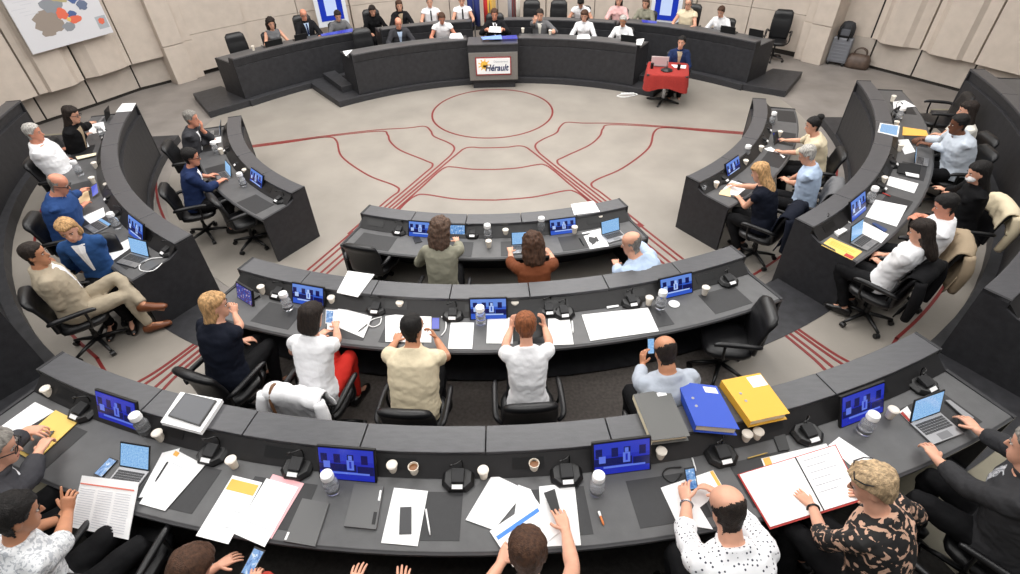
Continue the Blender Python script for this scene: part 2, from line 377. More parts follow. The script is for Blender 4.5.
# ------------------------------------------------------------------ podium
PB = mat('podium_front', (44, 44, 47), .5, 0, .4, noise=(11, .22), bump=(60, .08))
for nm_, pl_ in (('trim_90', [V((-7.2, 1.88, 0)), V((-6.35, .73, 0)), pt(7.46, -49, 0, CP, True), pt(8.9, -49, 0, CP, True)]), ('trim_91', [V((7.21, 2.17, 0)), V((6.35, .99, 0)), pt(7.46, 48, 0, CP, True), pt(8.9, 48, 0, CP, True)])):
    b = MB(); b.prism(pl_, 0, LP); struct(b.build(nm_, M_WOOD, bevel=.006))
struct(sector('trim_92', 7.42, 7.75, -49.5, -30.0, 0, LP - .001, M_WOOD, CP, True, bevel=.006))
struct(sector('trim_93', 7.42, 7.75, 29.0, 48.2, 0, LP - .001, M_WOOD, CP, True, bevel=.006))
struct(sector('trim_94', 5.84, 6.1, -37.8, 36.5, 0, LP - .003, M_WOOD, CP, True, bevel=.006))
struct(sector('trim_95', 6.0, 7.45, -37.8, -32.4, 0, LP - .004, M_WOOD, CP, True, bevel=.006))
struct(sector('trim_96', 6.0, 7.45, 31.0, 36.5, 0, LP - .004, M_WOOD, CP, True, bevel=.006))
struct(sector('trim_97', 6.3, 7.5, -35.0, -32.6, LP - .01, LP + .13, M_WOOD, CP, True, bevel=.006))
struct(sector('trim_98', 6.3, 7.5, 31.2, 33.6, LP - .01, LP + .13, M_WOOD, CP, True, bevel=.006))
def podium_desk(name, label, r, a0, a1, depth, top, z0=LP, shelf=True):
    base = pt(r + depth / 2, (a0 + a1) / 2, z0, CP, True); root = empty(name, base); tag(root, label, 'desk')
    def sw(prof, b0, b1, m, nm, bev=.005):
        n = max(3, int(abs(b1 - b0) / 1.6)); mb = MB()
        mb.rings([[pt(r + q, b0 + (b1 - b0) * i / n, z, CP, True) - base for q, z in prof] for i in range(n + 1)])
        return mb.build(nm, m, root, bevel=bev)
    sw([(0, z0 + .0), (-.0, top - .19), (.04, top - .19), (.04, z0)], a0, a1, PB, 'front_panel')
    sw([(.012, top - .185), (-.012, top - .03), (.05, top - .03), (.05, top - .185)], a0, a1, PB, 'upper_band')
    sw([(-.02, top - .03), (-.02, top), (.16, top), (.16, top - .03)], a0, a1, M_LEDGE, 'ledge')
    sw([(.14, top - .16), (.14, top - .13), (depth, top - .13), (depth, top - .16)], a0, a1, M_TOP, 'worktop')
    sw([(.13, top - .14), (.13, top - .02), (.15, top - .02), (.15, top - .14)], a0, a1, M_BLACK, 'inner_rail')
    e = degrees(.04 / r)
    for a, s in ((a0, 1), (a1, -1)):
        mb = MB(); prof = [(-.01, z0), (-.02, top + .002), (.16, top + .002), (.2, top - .12), (depth, top - .125), (depth, z0)]
        mb.rings([[pt(r + q, a2, z, CP, True) - base for q, z in prof] for a2 in (a, a + s * e)]); mb.build('end_panel', PB, root)
    return root
TOPP = 1.02
podium_desk('podium_desk', 'left half of the front podium desk, beside the sign', 5.92, -32.6, -6.6, .8, TOPP, LP)
podium_desk('podium_desk', 'right half of the front podium desk, beside the sign', 5.92, 4.4, 31.2, .8, TOPP, LP)
podium_desk('podium_desk', 'rear left podium desk under the woman in a sleeveless grey top', 7.6, -49.6, -24.5, .85, TOPP, LP)
podium_desk('podium_desk', 'rear right podium desk behind the woman at the red table', 7.6, 23.5, 48.3, .85, TOPP, LP)
podium_desk('podium_desk', 'raised rear podium desk behind the centre seats', 7.36, -22.8, -5.0, .75, TOPP + .03, LP)
podium_desk('podium_desk', 'raised rear podium desk to the right of the flags', 7.36, -1.2, 22.8, .75, TOPP + .03, LP)
# ------------------------------------------------------------------ figures
SKINS = {'light': (214, 160, 134), 'pink': (208, 142, 116), 'tan': (188, 132, 100), 'dark': (110, 70, 50)}
def skin(k): return mat('skin_' + k, SKINS[k], .5, 0, .4, noise=(18, .07), **{'Subsurface Weight': 0.0})
HAIRC = {'black': (22, 19, 18), 'dark': (38, 29, 24), 'brown': (74, 50, 36), 'auburn': (140, 84, 52), 'blond': (190, 150, 104), 'fair': (184, 158, 124), 'grey': (130, 126, 120), 'silver': (178, 174, 168), 'curly': (92, 72, 60)}
def hairm(k):
    n = 'hair_' + k
    if n in MATS: return MATS[n]
    return mat(n, HAIRC[k], .6, 0, .3, noise=(60, .5, (1, 1, .25)), bump=(150, .6))
def cloth(name, col, **kw):
    kw.setdefault('bump', (26, .22)); return mat(name, col, kw.pop('rough', .8), 0, .15, **kw)
QUEUE = []                              # meshes waiting for the voxel remesh that fuses their lofts into one skin
def queue(o, voxel, smooth, post=None): QUEUE.append((o, voxel, smooth, post))
def flush():
    for o, vx, sm, post in QUEUE:
        m = o.modifiers.new('fuse', 'REMESH'); m.mode = 'VOXEL'; m.voxel_size = vx; m.use_smooth_shade = True
        if sm:
            s = o.modifiers.new('smooth', 'SMOOTH'); s.factor = .5; s.iterations = sm
    dg = bpy.context.evaluated_depsgraph_get(); dg.update()
    done = []
    for o, vx, sm, post in QUEUE:
        me = bpy.data.meshes.new_from_object(o.evaluated_get(dg)); done.append((o, me, post))
    for o, me, post in done:
        mats = list(o.data.materials); o.modifiers.clear(); old = o.data; o.data = me
        me.materials.clear()
        for m in mats: me.materials.append(m)
        if post: post(o)
        for p in me.polygons: p.use_smooth = True
        bpy.data.meshes.remove(old)
    QUEUE.clear()
def ellring(c, r, f, hw, hd, n=18, p=2.3):
    out = []
    for j in range(n):
        a = 2 * pi * j / n; x, y = cos(a), sin(a)
        k = (abs(x) ** p + abs(y) ** p) ** (-1 / p)
        out.append(c + r * (hw * x * k) + f * (hd * y * k))
    return out
def spline(rows, sub):
    """Catmull-Rom through rows of equal-length tuples"""
    n = len(rows); out = []
    for i in range(n - 1):
        a, b, c, d = rows[max(i - 1, 0)], rows[i], rows[i + 1], rows[min(i + 2, n - 1)]
        for k in range(sub):
            t = k / sub
            out.append(tuple(.5 * (2 * q + (r - p) * t + (2 * p - 5 * q + 4 * r - s) * t * t + (3 * q - p - 3 * r + s) * t ** 3) for p, q, r, s in zip(a, b, c, d)))
    out.append(tuple(rows[-1])); return out
HEAD = [(-.122, .012, .062, .044), (-.112, .032, .082, .018), (-.09, .046, .091, -.02), (-.06, .057, .089, -.05), (-.03, .064, .086, -.07), (0, .069, .084, -.086), (.03, .073, .089, -.095), (.06, .074, .087, -.098), (.085, .067, .074, -.09), (.105, .05, .05, -.068), (.118, .027, .02, -.036), (.122, .006, -.004, -.014)]
HAIR = {
 'short': [(-.08, .05, -.046, -.068), (-.074, .057, -.042, -.076), (-.05, .066, -.028, -.088), (-.01, .079, -.012, -.106), (.02, .083, .012, -.113), (.045, .085, .045, -.116), (.07, .085, .083, -.114), (.095, .077, .083, -.102), (.117, .056, .058, -.078), (.131, .03, .025, -.042), (.134, .005, -.004, -.01)],
 'bald': [(-.075, .04, -.045, -.07), (-.05, .0625, -.034, -.082), (-.01, .0715, -.022, -.0945), (.02, .0755, -.014, -.1005), (.042, .0765, -.02, -.1025), (.06, .0745, -.05, -.1015), (.078, .064, -.072, -.093), (.09, .04, -.066, -.078)],
 'receding': [(-.08, .05, -.046, -.068), (-.074, .057, -.042, -.076), (-.05, .066, -.028, -.088), (-.01, .078, -.012, -.105), (.02, .082, .006, -.111), (.05, .083, .02, -.114), (.075, .08, .022, -.111), (.097, .068, .012, -.10), (.114, .046, -.01, -.076), (.126, .016, -.028, -.045)],
 'bob': [(-.135, .06, -.02, -.085), (-.12, .085, .005, -.104), (-.08, .095, .022, -.112), (-.03, .094, .03, -.117), (.02, .092, .045, -.12), (.05, .091, .072, -.121), (.08, .087, .09, -.117), (.105, .074, .08, -.10), (.125, .05, .05, -.075), (.14, .02, .02, -.03), (.142, .004, 0, -.01)],
 'long': [(-.31, .05, -.07, -.12), (-.27, .085, -.04, -.135), (-.2, .098, -.008, -.13), (-.13, .098, .012, -.118), (-.07, .094, .024, -.112), (-.02, .092, .034, -.116), (.03, .09, .052, -.119), (.06, .089, .078, -.119), (.085, .084, .09, -.115), (.108, .07, .075, -.098), (.127, .048, .048, -.07), (.139, .02, .02, -.03), (.141, .004, 0, -.01)],
 'curly': [(-.21, .06, -.03, -.10), (-.17, .1, -.0, -.13), (-.1, .115, .02, -.135), (-.04, .115, .03, -.138), (.02, .11, .045, -.138), (.06, .105, .075, -.133), (.09, .095, .09, -.125), (.12, .075, .075, -.1), (.142, .045, .04, -.065), (.152, .01, .0, -.01)],
 'bouffant': [(-.08, .05, -.04, -.075), (-.05, .07, -.022, -.092), (-.01, .082, 0, -.11), (.03, .087, .03, -.118), (.06, .088, .07, -.121), (.09, .083, .09, -.115), (.112, .07, .08, -.098), (.132, .046, .05, -.07), (.142, .02, .02, -.03), (.144, .005, 0, -.01)],
}
class Fig:
    pass
def hand_geo(mb, w, d, n, side, sc, curl, spread=.16, point=False, thumb=.6):
    """w wrist, d direction towards the fingertips, n palm normal (out of the palm), side +1 when the thumb lies on +x (d x n)"""
    d = d.normalized(); n = (n - d * n.dot(d)).normalized(); x = d.cross(n).normalized() * side
    palm = MB()
    rs = []
    for t, hw, hd in ((-.012, .026, .02), (.02, .033, .018), (.055, .041, .0155), (.085, .041, .0135), (.1, .036, .011)):
        rs.append(ellring(w + d * (t * sc), x, n, hw * sc, hd * sc, 14, 2.6))
    mb.rings(rs)
    fl = MB()
    for i, (off, ln, r) in enumerate(((.030, .070, .0088), (.0105, .079, .009), (-.0105, .073, .0086), (-.030, .056, .0078))):
        c = curl * (.9 + .12 * i)
        if point and i == 0: c = .08
        elif point: c = 1.25
        base = w + d * (.088 * sc) + x * (off * sc)
        dd = (d + x * (spread * (off / .03) * .8)).normalized()
        pts = [base - dd * (.02 * sc), base]; rad = [r * sc * 1.02, r * sc * 1.05]; p = base; ang = c * .55
        for k, fr in enumerate((.45, .32, .23)):
            v = (dd * cos(ang) + n * sin(ang)); p = p + v * (ln * fr * sc); pts.append(p); rad.append(r * sc * (1 - .1 * (k + 1))); ang += c * .75
        pts.append(pts[-1] + (pts[-1] - pts[-2]).normalized() * (.004 * sc)); rad.append(r * sc * .35)
        fl.tube(pts, rad, 8, sub=2)
    # thumb leaves the side of the palm
    b = w + d * (.028 * sc) + x * (.026 * sc); v = (d * .62 + x * .72 + n * (.18 + .25 * curl)).normalized()
    pts = [b - v * (.018 * sc), b, b + v * (.034 * sc)]; v2 = (v + d * (.35 + .2 * thumb) + n * .25 * curl).normalized()
    pts += [pts[-1] + v2 * (.026 * sc), pts[-1] + v2 * (.032 * sc)]
    fl.tube(pts, [.0125 * sc, .0125 * sc, .0105 * sc, .009 * sc, .004 * sc], 8, sub=2)
    return fl
def ik(S, W, a, b, pole):
    d = W - S; L = d.length
    if L > (a + b) * .985: W = S + d * ((a + b) * .985 / L); d = W - S; L = d.length
    if L < abs(a - b) + .06: L = abs(a - b) + .06
    u = d.normalized(); h = (a * a - b * b + L * L) / (2 * L); r = sqrt(max(a * a - h * h, 1e-6))
    p = pole - u * pole.dot(u); p = p.normalized() if p.length > 1e-5 else u.orthogonal().normalized()
    return S + u * h + p * r, W
def person(label, short, head, lv, look=None, face=None, lean=14, hp=12, hy=0, hr=0, sc=1.1, sk='light', hair=('short', 'dark'), top=('long', 'white'), legs='black', hands=(None, None), stout=1.0, fem=False, group=None, vx=.012, inner=None, tie=None, seat=.47, legpose=None, glasses=None, watch=None, extras=None, hz=None, curl=.5, collar=True, noface=False, twist=0, shoe='shoe_black', cat='person', rt=None):
    """head = pixel of the skull's centre; look = point faced by the body; hands = world points of the palms (right, left)"""
    f = Fig()
    # spine in the local frame: x right, y forward, z up (metres, then scaled)
    ln = R(lean)
    def up_(k): a = ln * k; return V((0, sin(a), cos(a)))
    p0 = V((0, -.02, seat + .08)); p1 = p0 + up_(.5) * .13; p2 = p1 + up_(.9) * .14; p3 = p2 + up_(1.15) * .15; p4 = p3 + up_(1.35) * .095
    nk = up_(1.1 if lean > 0 else .6); n1 = p4 + (nk + V((0, .2, 0))).normalized() * .06
    hdir = V((0, sin(R(hp) * .8), cos(R(hp) * .8)))
    hc = n1 + hdir * .105 + V((0, .018, 0))
    zhead = lv + hc.z * sc
    if rt is not None:                # seated on the circle of radius rt about the podium's centre
        lo_, hi_ = .7, 1.9
        for _ in range(30):
            hz = (lo_ + hi_) / 2; q = at(head[0], head[1], hz)
            if hypot(q.x - CP[0], q.y - CP[1]) < rt: hi_ = hz
            else: lo_ = hz
    hw = at(head[0], head[1], zhead) if hz is None else at(head[0], head[1], hz)
    tgt = V(look) if look is not None else V((0, 0, 0))
    if face is not None: dv = V((sin(R(face)), cos(R(face)), 0))
    else: dv = V((tgt.x - hw.x, tgt.y - hw.y, 0)).normalized()
    rgt = V((dv.y, -dv.x, 0))
    rootp = V((hw.x, hw.y, 0)) - dv * (hc.y * sc); rootp.z = lv if hz is None else hz - hc.z * sc
    ang = atan2(-dv.x, dv.y)
    f.root = rootp; f.dv = dv; f.rgt = rgt; f.ang = ang; f.short = short; f.lv = lv; f.head = hw; f.label = label; f.sc = sc
    def L2W(p): return rootp + rgt * (p.x * sc) + dv * (p.y * sc) + V((0, 0, p.z * sc))
    def W2L(q): q = V(q) - rootp; return V((q.dot(rgt) / sc, q.dot(dv) / sc, q.z / sc))
    X = V((1, 0, 0)); w_ = stout * (.93 if fem else 1.0)
    tw = R(twist)
    def fr(a, b, k=0):
        t = (b - a).normalized(); xx = V((cos(tw * k), -sin(tw * k), 0)); return xx, xx.cross(t).normalized() * -1
    def torso(mb, inf, top_i=7, low=-.07):
        rows = []
        hipw = .178 if fem else .168
        T = [(p0 + V((0, 0, low)), p0, hipw * .96, .125, 0), (p0, p1, hipw, .128, 0), (p1, p2, .142 if fem else .158, .112, .3), (p2, p3, .152 if fem else .166, .118 if not fem else .122, .6), (p3, p4, .168, .112, 1), (p3 + (p4 - p3) * .55, p4, .152, .09, 1), (p3 + (p4 - p3) * .86, p4, .118, .076, 1), (p4 + nk * .022, n1, .068, .063, 1)]
        rs = []
        for c, nx, a, b, k in T[:top_i + 1]:
            xx, ff = fr(c, nx, k); rs.append(ellring(c, xx, ff, a * w_ + inf, b * w_ * (1.05 if stout > 1.05 else 1) + inf, 20, 2.5))
        mb.rings(rs)
    xs = V((cos(tw), -sin(tw), 0)); sh = p3 + (p4 - p3) * .42
    sw = .165 * (.93 if fem else 1.0) * (1 + (stout - 1) * .6)
    S = [sh + xs * sw, sh - xs * sw]
    arms = []
    for i, s in enumerate((1, -1)):
        tg = hands[i]
        if tg is None: Wp = V((s * .17, .40, seat + .27)); hd = V((-s * .35, 1, -.05)); pn = V((0, 0, -1)); cu = curl; opt = {}
        elif tg == 'lap': Wp = V((s * .09, .27, seat + .17)); hd = V((-s * .6, .8, -.15)); pn = V((0, 0, -1)); cu = .7; opt = {}
        else:
            opt = tg[1] if isinstance(tg, tuple) and isinstance(tg[1], dict) else {}
            q = W2L(tg[0] if opt or isinstance(tg, tuple) else tg)
            hd0 = opt.get('d'); base = S[i]
            hd = V(hd0) if hd0 else (V((q.x, q.y, 0)) - V((base.x * 1.7, base.y, 0))) + V((0, 0.12, 0)); 
            if not hd0: hd.z = 0
            hd = hd.normalized(); Wp = q - hd * .085; pn = V(opt.get('n', (0, 0, -1))); cu = opt.get('curl', curl)
        pole = V(opt.get('pole', (s * .75, -.25, -.75)))
        E_, Wp = ik(S[i], Wp, .285, .255, pole)
        arms.append((S[i], E_, Wp, hd, pn, cu, s, opt))
    # ---- legs
    Lg = []
    for i, s in enumerate((1, -1)):
        hip = V((s * .09, 0, seat + .06))
        if legpose and legpose[i]: kn, an, toe = [V(q) for q in legpose[i]]
        else: kn = V((s * (.11 if not fem else .08), .40, seat + .06)); an = V((s * .10, .29, .09)); toe = V((s * .12, .49, .03))
        Lg.append((hip, kn, an, toe))
    # ---- body (one skin)
    b = MB(); torso(b, -.012)
    b.tube([p4 - nk * .05, p4 + (n1 - p4) * .5, n1, hc - hdir * .03], [.058 * w_, .054 * w_, .053 * w_, .05], 14)
    # head axes
    ca = R(hy); Xh = V((cos(ca), -sin(ca), 0)); Fh0 = V((sin(ca), cos(ca), 0)); ph = R(hp)
    Fh = (Fh0 * cos(ph) + V((0, 0, -1)) * sin(ph)).normalized(); Uh = Xh.cross(Fh).normalized()
    if hr: q = R(hr); Xh, Uh = Xh * cos(q) + Uh * sin(q), Uh * cos(q) - Xh * sin(q)
    hs = .97 if fem else 1.015
    def H(x, y, z): return hc + Xh * (x * hs) + Fh * (y * hs) + Uh * (z * hs)
    rs = []
    for z, a, yf, yb in spline(HEAD, 2):
        rs.append([H(p[0], p[1], z) for p in [(a * cos(2 * pi * j / 20), (yf + yb) / 2 + (yf - yb) / 2 * sin(2 * pi * j / 20)) for j in range(20)]])
    b.rings(rs)
    b.tube([H(0, .082, .012), H(0, .1, -.012), H(0, .108, -.028), H(0, .088, -.036)], [.008, .0105, .0135, .008], 8)
    b.tube([H(-.02, .084, -.064), H(0, .091, -.064), H(.02, .084, -.064)], [.006, .009, .006], 6)
    Rh = Matrix((Xh, Fh, Uh)).transposed()
    for s in (1, -1): b.ell(H(s * .074, -.008, -.008), (.010, .02, .033), 10, 7, rot=Rh @ rz(-s * .3))
    fingers = []
    for (s_, e, w, hd, pn, cu, sd, opt) in arms:
        k = .9 if fem else 1.0
        dirS = (s_ - sh).normalized()
        b.tube([s_ - dirS * .06, s_, s_ + (e - s_) * .3, s_ + (e - s_) * .7, e, e + (w - e) * .25, e + (w - e) * .7, w, w + hd.normalized() * .012], [.05 * k, .052 * k, .049 * k, .043 * k, .04 * k, .042 * k, .034 * k, .027 * k, .026 * k], 12, sub=2)
        fingers.append(hand_geo(b, w, hd, pn, (1 if True else 1) * (-sd if opt.get('flip') else sd) * 1, .98 * k, cu, point=opt.get('point', False)))
    for hip, kn, an, toe in Lg:
        b.tube([hip, hip + (kn - hip) * .5, kn, kn + (an - kn) * .35, an, ], [.078, .066, .05, .048, .034], 12)
        b.tube([an, (an + toe) / 2, toe], [.034, .033, .02], 10)
    def conv(mb): mb.v = [L2W(p) - rootp for p in mb.v]; return mb
    o = conv(b).build('person', skin(sk), None, rootp, local=True)
    tag(o, label, cat, group); f.obj = o
    fm = MB()
    for g in fingers: fm.add(g.v, g.f)
    conv(fm)
    st0 = {'bun': 'short', 'pony': 'short'}.get(hair[0], hair[0])
    def post(ob, fm=fm, st0=st0, hc=hc, Xh=Xh, Fh=Fh, Uh=Uh, hs=hs):
        me = ob.data; import bmesh as _b
        if st0 in HL:                   # short hair grows on the skull itself: a shell over the scalp, thin at the hairline
            mg = {}; off = {}
            for v in me.vertices:
                q = v.co; l = V((q.dot(rgt) / sc, q.dot(dv) / sc, q.z / sc)) - hc
                if l.length > .17: continue
                x, y, z = l.dot(Xh) / hs, l.dot(Fh) / hs, l.dot(Uh) / hs
                m = hair_margin(st0, x, y, z) + NZ.noise(V((x * 60, y * 60, z * 60))) * .006
                if m > -.004:
                    th = min(.006 if st0 == 'bald' else .013, .002 + max(0, m) * .5) * sc
                    th *= 1 + .45 * NZ.noise(V((x * 55 + seed, y * 55, z * 40)))
                    mg[v.index] = v.co + v.normal * th
            idx = {}; vs = []; fs = []
            for p in me.polygons:
                if all(i in mg for i in p.vertices):
                    fs.append(tuple(idx.setdefault(i, len(idx)) for i in p.vertices))
            if fs:
                inv = sorted(idx, key=idx.get); hm = bpy.data.meshes.new('hair'); hm.from_pydata([mg[i] for i in inv], [], fs); hm.materials.append(hairm(hair[1]))
                for p in hm.polygons: p.use_smooth = True
                hm.update(); ho = bpy.data.objects.new('hair', hm); COL.objects.link(ho); ho.parent = ob
        bm = _b.new(); bm.from_mesh(me); vs = [bm.verts.new(p) for p in fm.v]
        for q in fm.f:
            try: bm.faces.new([vs[i] for i in q])
            except ValueError: pass
        bm.to_mesh(me); bm.free()
    seed = len(FIGS) * 7.3
    queue(o, vx, 3, post)
    # ---- clothing
    kind, colr = top[0], top[1]; tm = colr if not isinstance(colr, str) else MATS[colr]
    t = MB(); torso(t, .012, 7)
    if kind != 'none':
        cut = {'long': 1.94, 'jacket': 1.94, 'short': .62, 'elbow': 1.0, 'forearm': 1.5, 'sleeveless': .06}[kind]
        big = .013 if kind == 'jacket' else .008
        for (s_, e, w, hd, pn, cu, sd, opt) in arms:
            dirS = (s_ - sh).normalized(); P = [s_ - dirS * .07, s_, s_ + (e - s_) * .3, s_ + (e - s_) * .65, e, e + (w - e) * .3, e + (w - e) * .7, e + (w - e) * .96]
            rr = [.054, .058, .056, .052, .05, .05, .043, .034]; tt = [-.3, 0, .3, .65, 1, 1.3, 1.7, 1.96]
            pts, rad = [], []
            for q, r_, a_ in zip(P, rr, tt):
                if a_ <= cut + .001: pts.append(q); rad.append((r_ + big) * (.93 if fem else 1) + (.006 if kind in ('short', 'elbow') and a_ > .2 else 0))
            if len(pts) > 1: t.tube(pts, rad, 14, sub=2)
        if fem and kind != 'jacket':
            for s in (1, -1): t.ell(p3 * .75 + p2 * .25 + xs * (s * .07) + fr(p3, p4, 1)[1] * .085, (.062, .05, .058), 12, 8)
    if collar or kind == 'jacket':
        c = p4 + nk * .024; r_ = .064
        ring = [c + V((r_ * cos(a), r_ * sin(a) * .95 + .004, -.012 * sin(a))) for a in [2 * pi * j / 16 for j in range(17)]]
        t.tube(ring, [.014] * 17, 8)
    conv(t); to = t.build('jacket' if kind == 'jacket' else 'top', tm, o)
    seed = len(FIGS) * 7.3
    def wr(ob, seed=seed):
        me = ob.data; n = len(me.vertices); co = [0.0] * (3 * n); no = [0.0] * (3 * n)
        me.vertices.foreach_get('co', co); me.vertex_normals.foreach_get('vector', no)
        for i in range(0, 3 * n, 3):
            x, y, z = co[i:i + 3]
            d = NZ.noise(V((x * 9 + seed, y * 9, z * 13))) * .008 + NZ.noise(V((x * 20, y * 20 + seed, z * 30))) * .0045
            co[i] += no[i] * d; co[i + 1] += no[i + 1] * d; co[i + 2] += no[i + 2] * d
        me.vertices.foreach_set('co', co); me.update()
    queue(to, vx if vx < .012 else .013, 2, wr)
    if legs:
        lg = MB(); 
        rs = [ellring(p0 + V((0, 0, -.085)), X, V((0, 1, 0)), .17 * w_, .13 * w_, 18), ellring(p0, X, V((0, 1, 0)), .182 * w_, .14 * w_, 18), ellring(p0 + V((0, 0.005, .06)), X, V((0, 1, 0)), .166 * w_, .126 * w_, 18)]
        lg.rings(rs)
        for hip, kn, an, toe in Lg:
            lg.tube([hip - (kn - hip) * .1, hip + (kn - hip) * .25, hip + (kn - hip) * .6, kn, kn + (an - kn) * .3, kn + (an - kn) * .92], [.09, .092, .08, .066, .062, .052], 14, sub=2)
        conv(lg); lo = lg.build('trousers', MATS[legs], o); queue(lo, .016, 2, wr)
        for hip, kn, an, toe in Lg:
            s = MB(); d = (toe - an); dz = V((d.x, d.y, 0)).normalized(); xx = V((dz.y, -dz.x, 0))
            rs = [ellring(an * 1 + dz * tt + V((0, 0, zz)), xx, (V((0, 0, 1))), a_, b_, 12, 2.6) for tt, a_, b_, zz in ((-.075, .026, .03, -.03), (-.04, .038, .05, -.025), (.03, .04, .052, -.026), (.1, .044, .034, -.042), (.165, .04, .026, -.05), (.2, .022, .016, -.054))]
            s.rings(rs); conv(s).build('shoe', MATS[shoe], o, smooth=True)
    # open jacket: shirt front and tie
    if inner:
        def vpatch(w0, w1, off, z0, z1, nm, m_):
            mb = MB(); n = 6; rs = []
            ch = [p1, p2, p3, p3 + (p4 - p3) * .55, p4 + nk * .0]
            dep = [.118, .124, .118, .098, .068]; par = [0, 1, 2, 3, 4]
            for i in range(n + 1):
                tt = z0 + (z1 - z0) * i / n; k = min(int(tt), 3); u = tt - k
                c = ch[k] * (1 - u) + ch[k + 1] * u; dd = (dep[k] * (1 - u) + dep[k + 1] * u) * w_ + .012
                xx, ff = fr(ch[k], ch[k + 1], .8); wv = w0 + (w1 - w0) * i / n
                rs.append([c + xx * (-wv) + ff * (dd + off - wv * .25), c + ff * (dd + off), c + xx * wv + ff * (dd + off - wv * .25), c + ff * (dd - .02)])
            mb.rings(rs); conv(mb).build(nm, m_, o, smooth=False)
        vpatch(.012, .062, .006, .35, 3.85, 'shirt_front', MATS[inner])
        if tie: vpatch(.02, .018, .012, .9, 3.7, 'tie', MATS[tie])
    # hair
    st, hc_ = hair
    if st == 'bun':
        mb = MB(); mb.ell(H(0, -.088, .105), (.05, .05, .045), 16, 10)
        for i, p in enumerate(mb.v): mb.v[i] = p + (p - hc).normalized() * NZ.noise(p * 40) * .004
        conv(mb).build('hair_bun', hairm(hc_), o, smooth=True)
    if st not in ('none', 'bun', 'pony', 'short', 'receding', 'bald'):
        base = 'short' if st in ('bun', 'pony') else st
        mb = MB(); rs = []
        NA = 60; RW = spline(HAIR[base], 5); amp0 = {'bald': .0016, 'receding': .003, 'short': .0045, 'bob': .005, 'long': .006}.get(base, .006)
        for z, a, yf, yb in RW:
            row = []
            for j in range(NA):
                ang_ = 2 * pi * j / NA; cx, sx_ = cos(ang_), sin(ang_)
                g = NZ.noise(V((cx * 7 + seed, sx_ * 7, z * 9))) * amp0 + NZ.noise(V((cx * 17, sx_ * 17 + seed, z * 22 + cx * 3))) * amp0 * .7
                fl = NZ.noise(V((cx * 11, seed, z * 26))) * (.012 if base != 'bald' else .006) * max(0, sx_ * .6 + .6)
                aa = a * 1.015 + g * min(1, a / .05); row.append(H(aa * cx, (yf + yb) / 2 + ((yf - yb) / 2 + g) * sx_ + fl, z + (NZ.noise(V((cx * 5, sx_ * 5, seed))) * .006 if z < .1 else 0)))
            rs.append(row)
        mb.rings(rs)
        if st == 'bun': mb.ell(H(0, -.085, .105), (.05, .05, .045), 14, 9)
        if st == 'pony': mb.tube([H(0, -.1, .04), H(0, -.15, .03), H(0, -.155, -.06), H(0, -.135, -.14)], [.025, .035, .034, .012], 10, sub=3)
        amp = {'curly': .016, 'long': .004, 'bob': .003, 'bouffant': .009, 'bald': .0005}.get(st, .002); frq = {'curly': 30, 'bouffant': 24}.get(st, 24)
        for i, p in enumerate(mb.v):
            d = (p - hc).normalized(); mb.v[i] = p + d * (NZ.noise(V((p.x * frq + seed, p.y * frq, p.z * frq * (.35 if st in ('long', 'bob') else 1)))) * amp)
        conv(mb).build('hair', hairm(hc_), o, smooth=True)
    if not noface:
        ew, ed = mat('eye_white', (196, 184, 176), .4), mat('eye_dark', (30, 24, 20), .2)
        for s in (1, -1):
            mb = MB(); mb.ell(H(s * .031, .0785, .008), (.011, .008, .005), 10, 6, 0, Rh); mb.ell(H(s * .031, .0855, .008), (.0055, .004, .0055), 8, 5, 1, Rh); conv(mb).build('eye', [ew, ed], o, smooth=True)
            mb = MB(); mb.tube([H(s * .014, .091, .027), H(s * .032, .09, .031), H(s * .05, .078, .026)], [.003, .004, .002], 6); conv(mb).build('eyebrow', hairm('dark' if hc_ in ('black', 'dark', 'brown') else 'grey' if hc_ in ('grey', 'silver') else 'brown'), o)
        mb = MB(); mb.ell(H(0, .089, -.066), (.02, .006, .0065), 12, 6, 0, Rh); conv(mb).build('mouth', mat('lips', (168, 92, 84), .5), o, smooth=True)
    if extras == 'mask':
        mb = MB(); mb.ell(H(0, .055, -.055), (.06, .052, .045), 14, 9, 0, Rh); conv(mb).build('face_mask', MATS['mask_white'], o, smooth=True)
    if glasses:
        mb = MB(); up2 = glasses == 'head'; gy, gz = (.06, .108) if up2 else (.098, .01)
        for s in (1, -1):
            ring = [H(s * .034 + .024 * cos(a), gy - .0, gz + .018 * sin(a)) for a in [2 * pi * j / 12 for j in range(13)]]; mb.tube(ring, .003, 6)
            mb.tube([H(s * .058, gy - .003, gz + .004), H(s * .082, .04 if not up2 else .02, gz), H(s * .085, -.02, gz - .005)], .0035, 6)
        mb.tube([H(-.011, gy, gz + .004), H(.011, gy, gz + .004)], .003, 6)
        conv(mb).build('glasses', M_BLACK, o)
    if watch is not None:
        i, wm = watch; _, e, w, hd, *_r = arms[i]; ax_ = (w - e).normalized(); c = w - ax_ * .02
        u = ax_.orthogonal().normalized(); v_ = ax_.cross(u); mb = MB()
        mb.tube([c + (u * cos(a) + v_ * sin(a)) * .032 for a in [2 * pi * j / 14 for j in range(15)]], .006, 6)
        conv(mb).build('wristwatch', MATS[wm], o)
    FIGS.append(f); return f
FIGS = []
HL = {'short': [(-.2, -.016), (-.005, -.014), (.008, .03), (.05, .048), (.072, .068), (.086, .2), (.3, .2)], 'receding': [(-.2, -.016), (-.005, -.014), (.008, .022), (.05, .026), (.085, .03), (.108, .05), (.118, .2), (.3, .2)], 'bald': [(-.2, -.02), (-.005, -.018), (.008, .016), (.05, .018), (.3, .018)]}
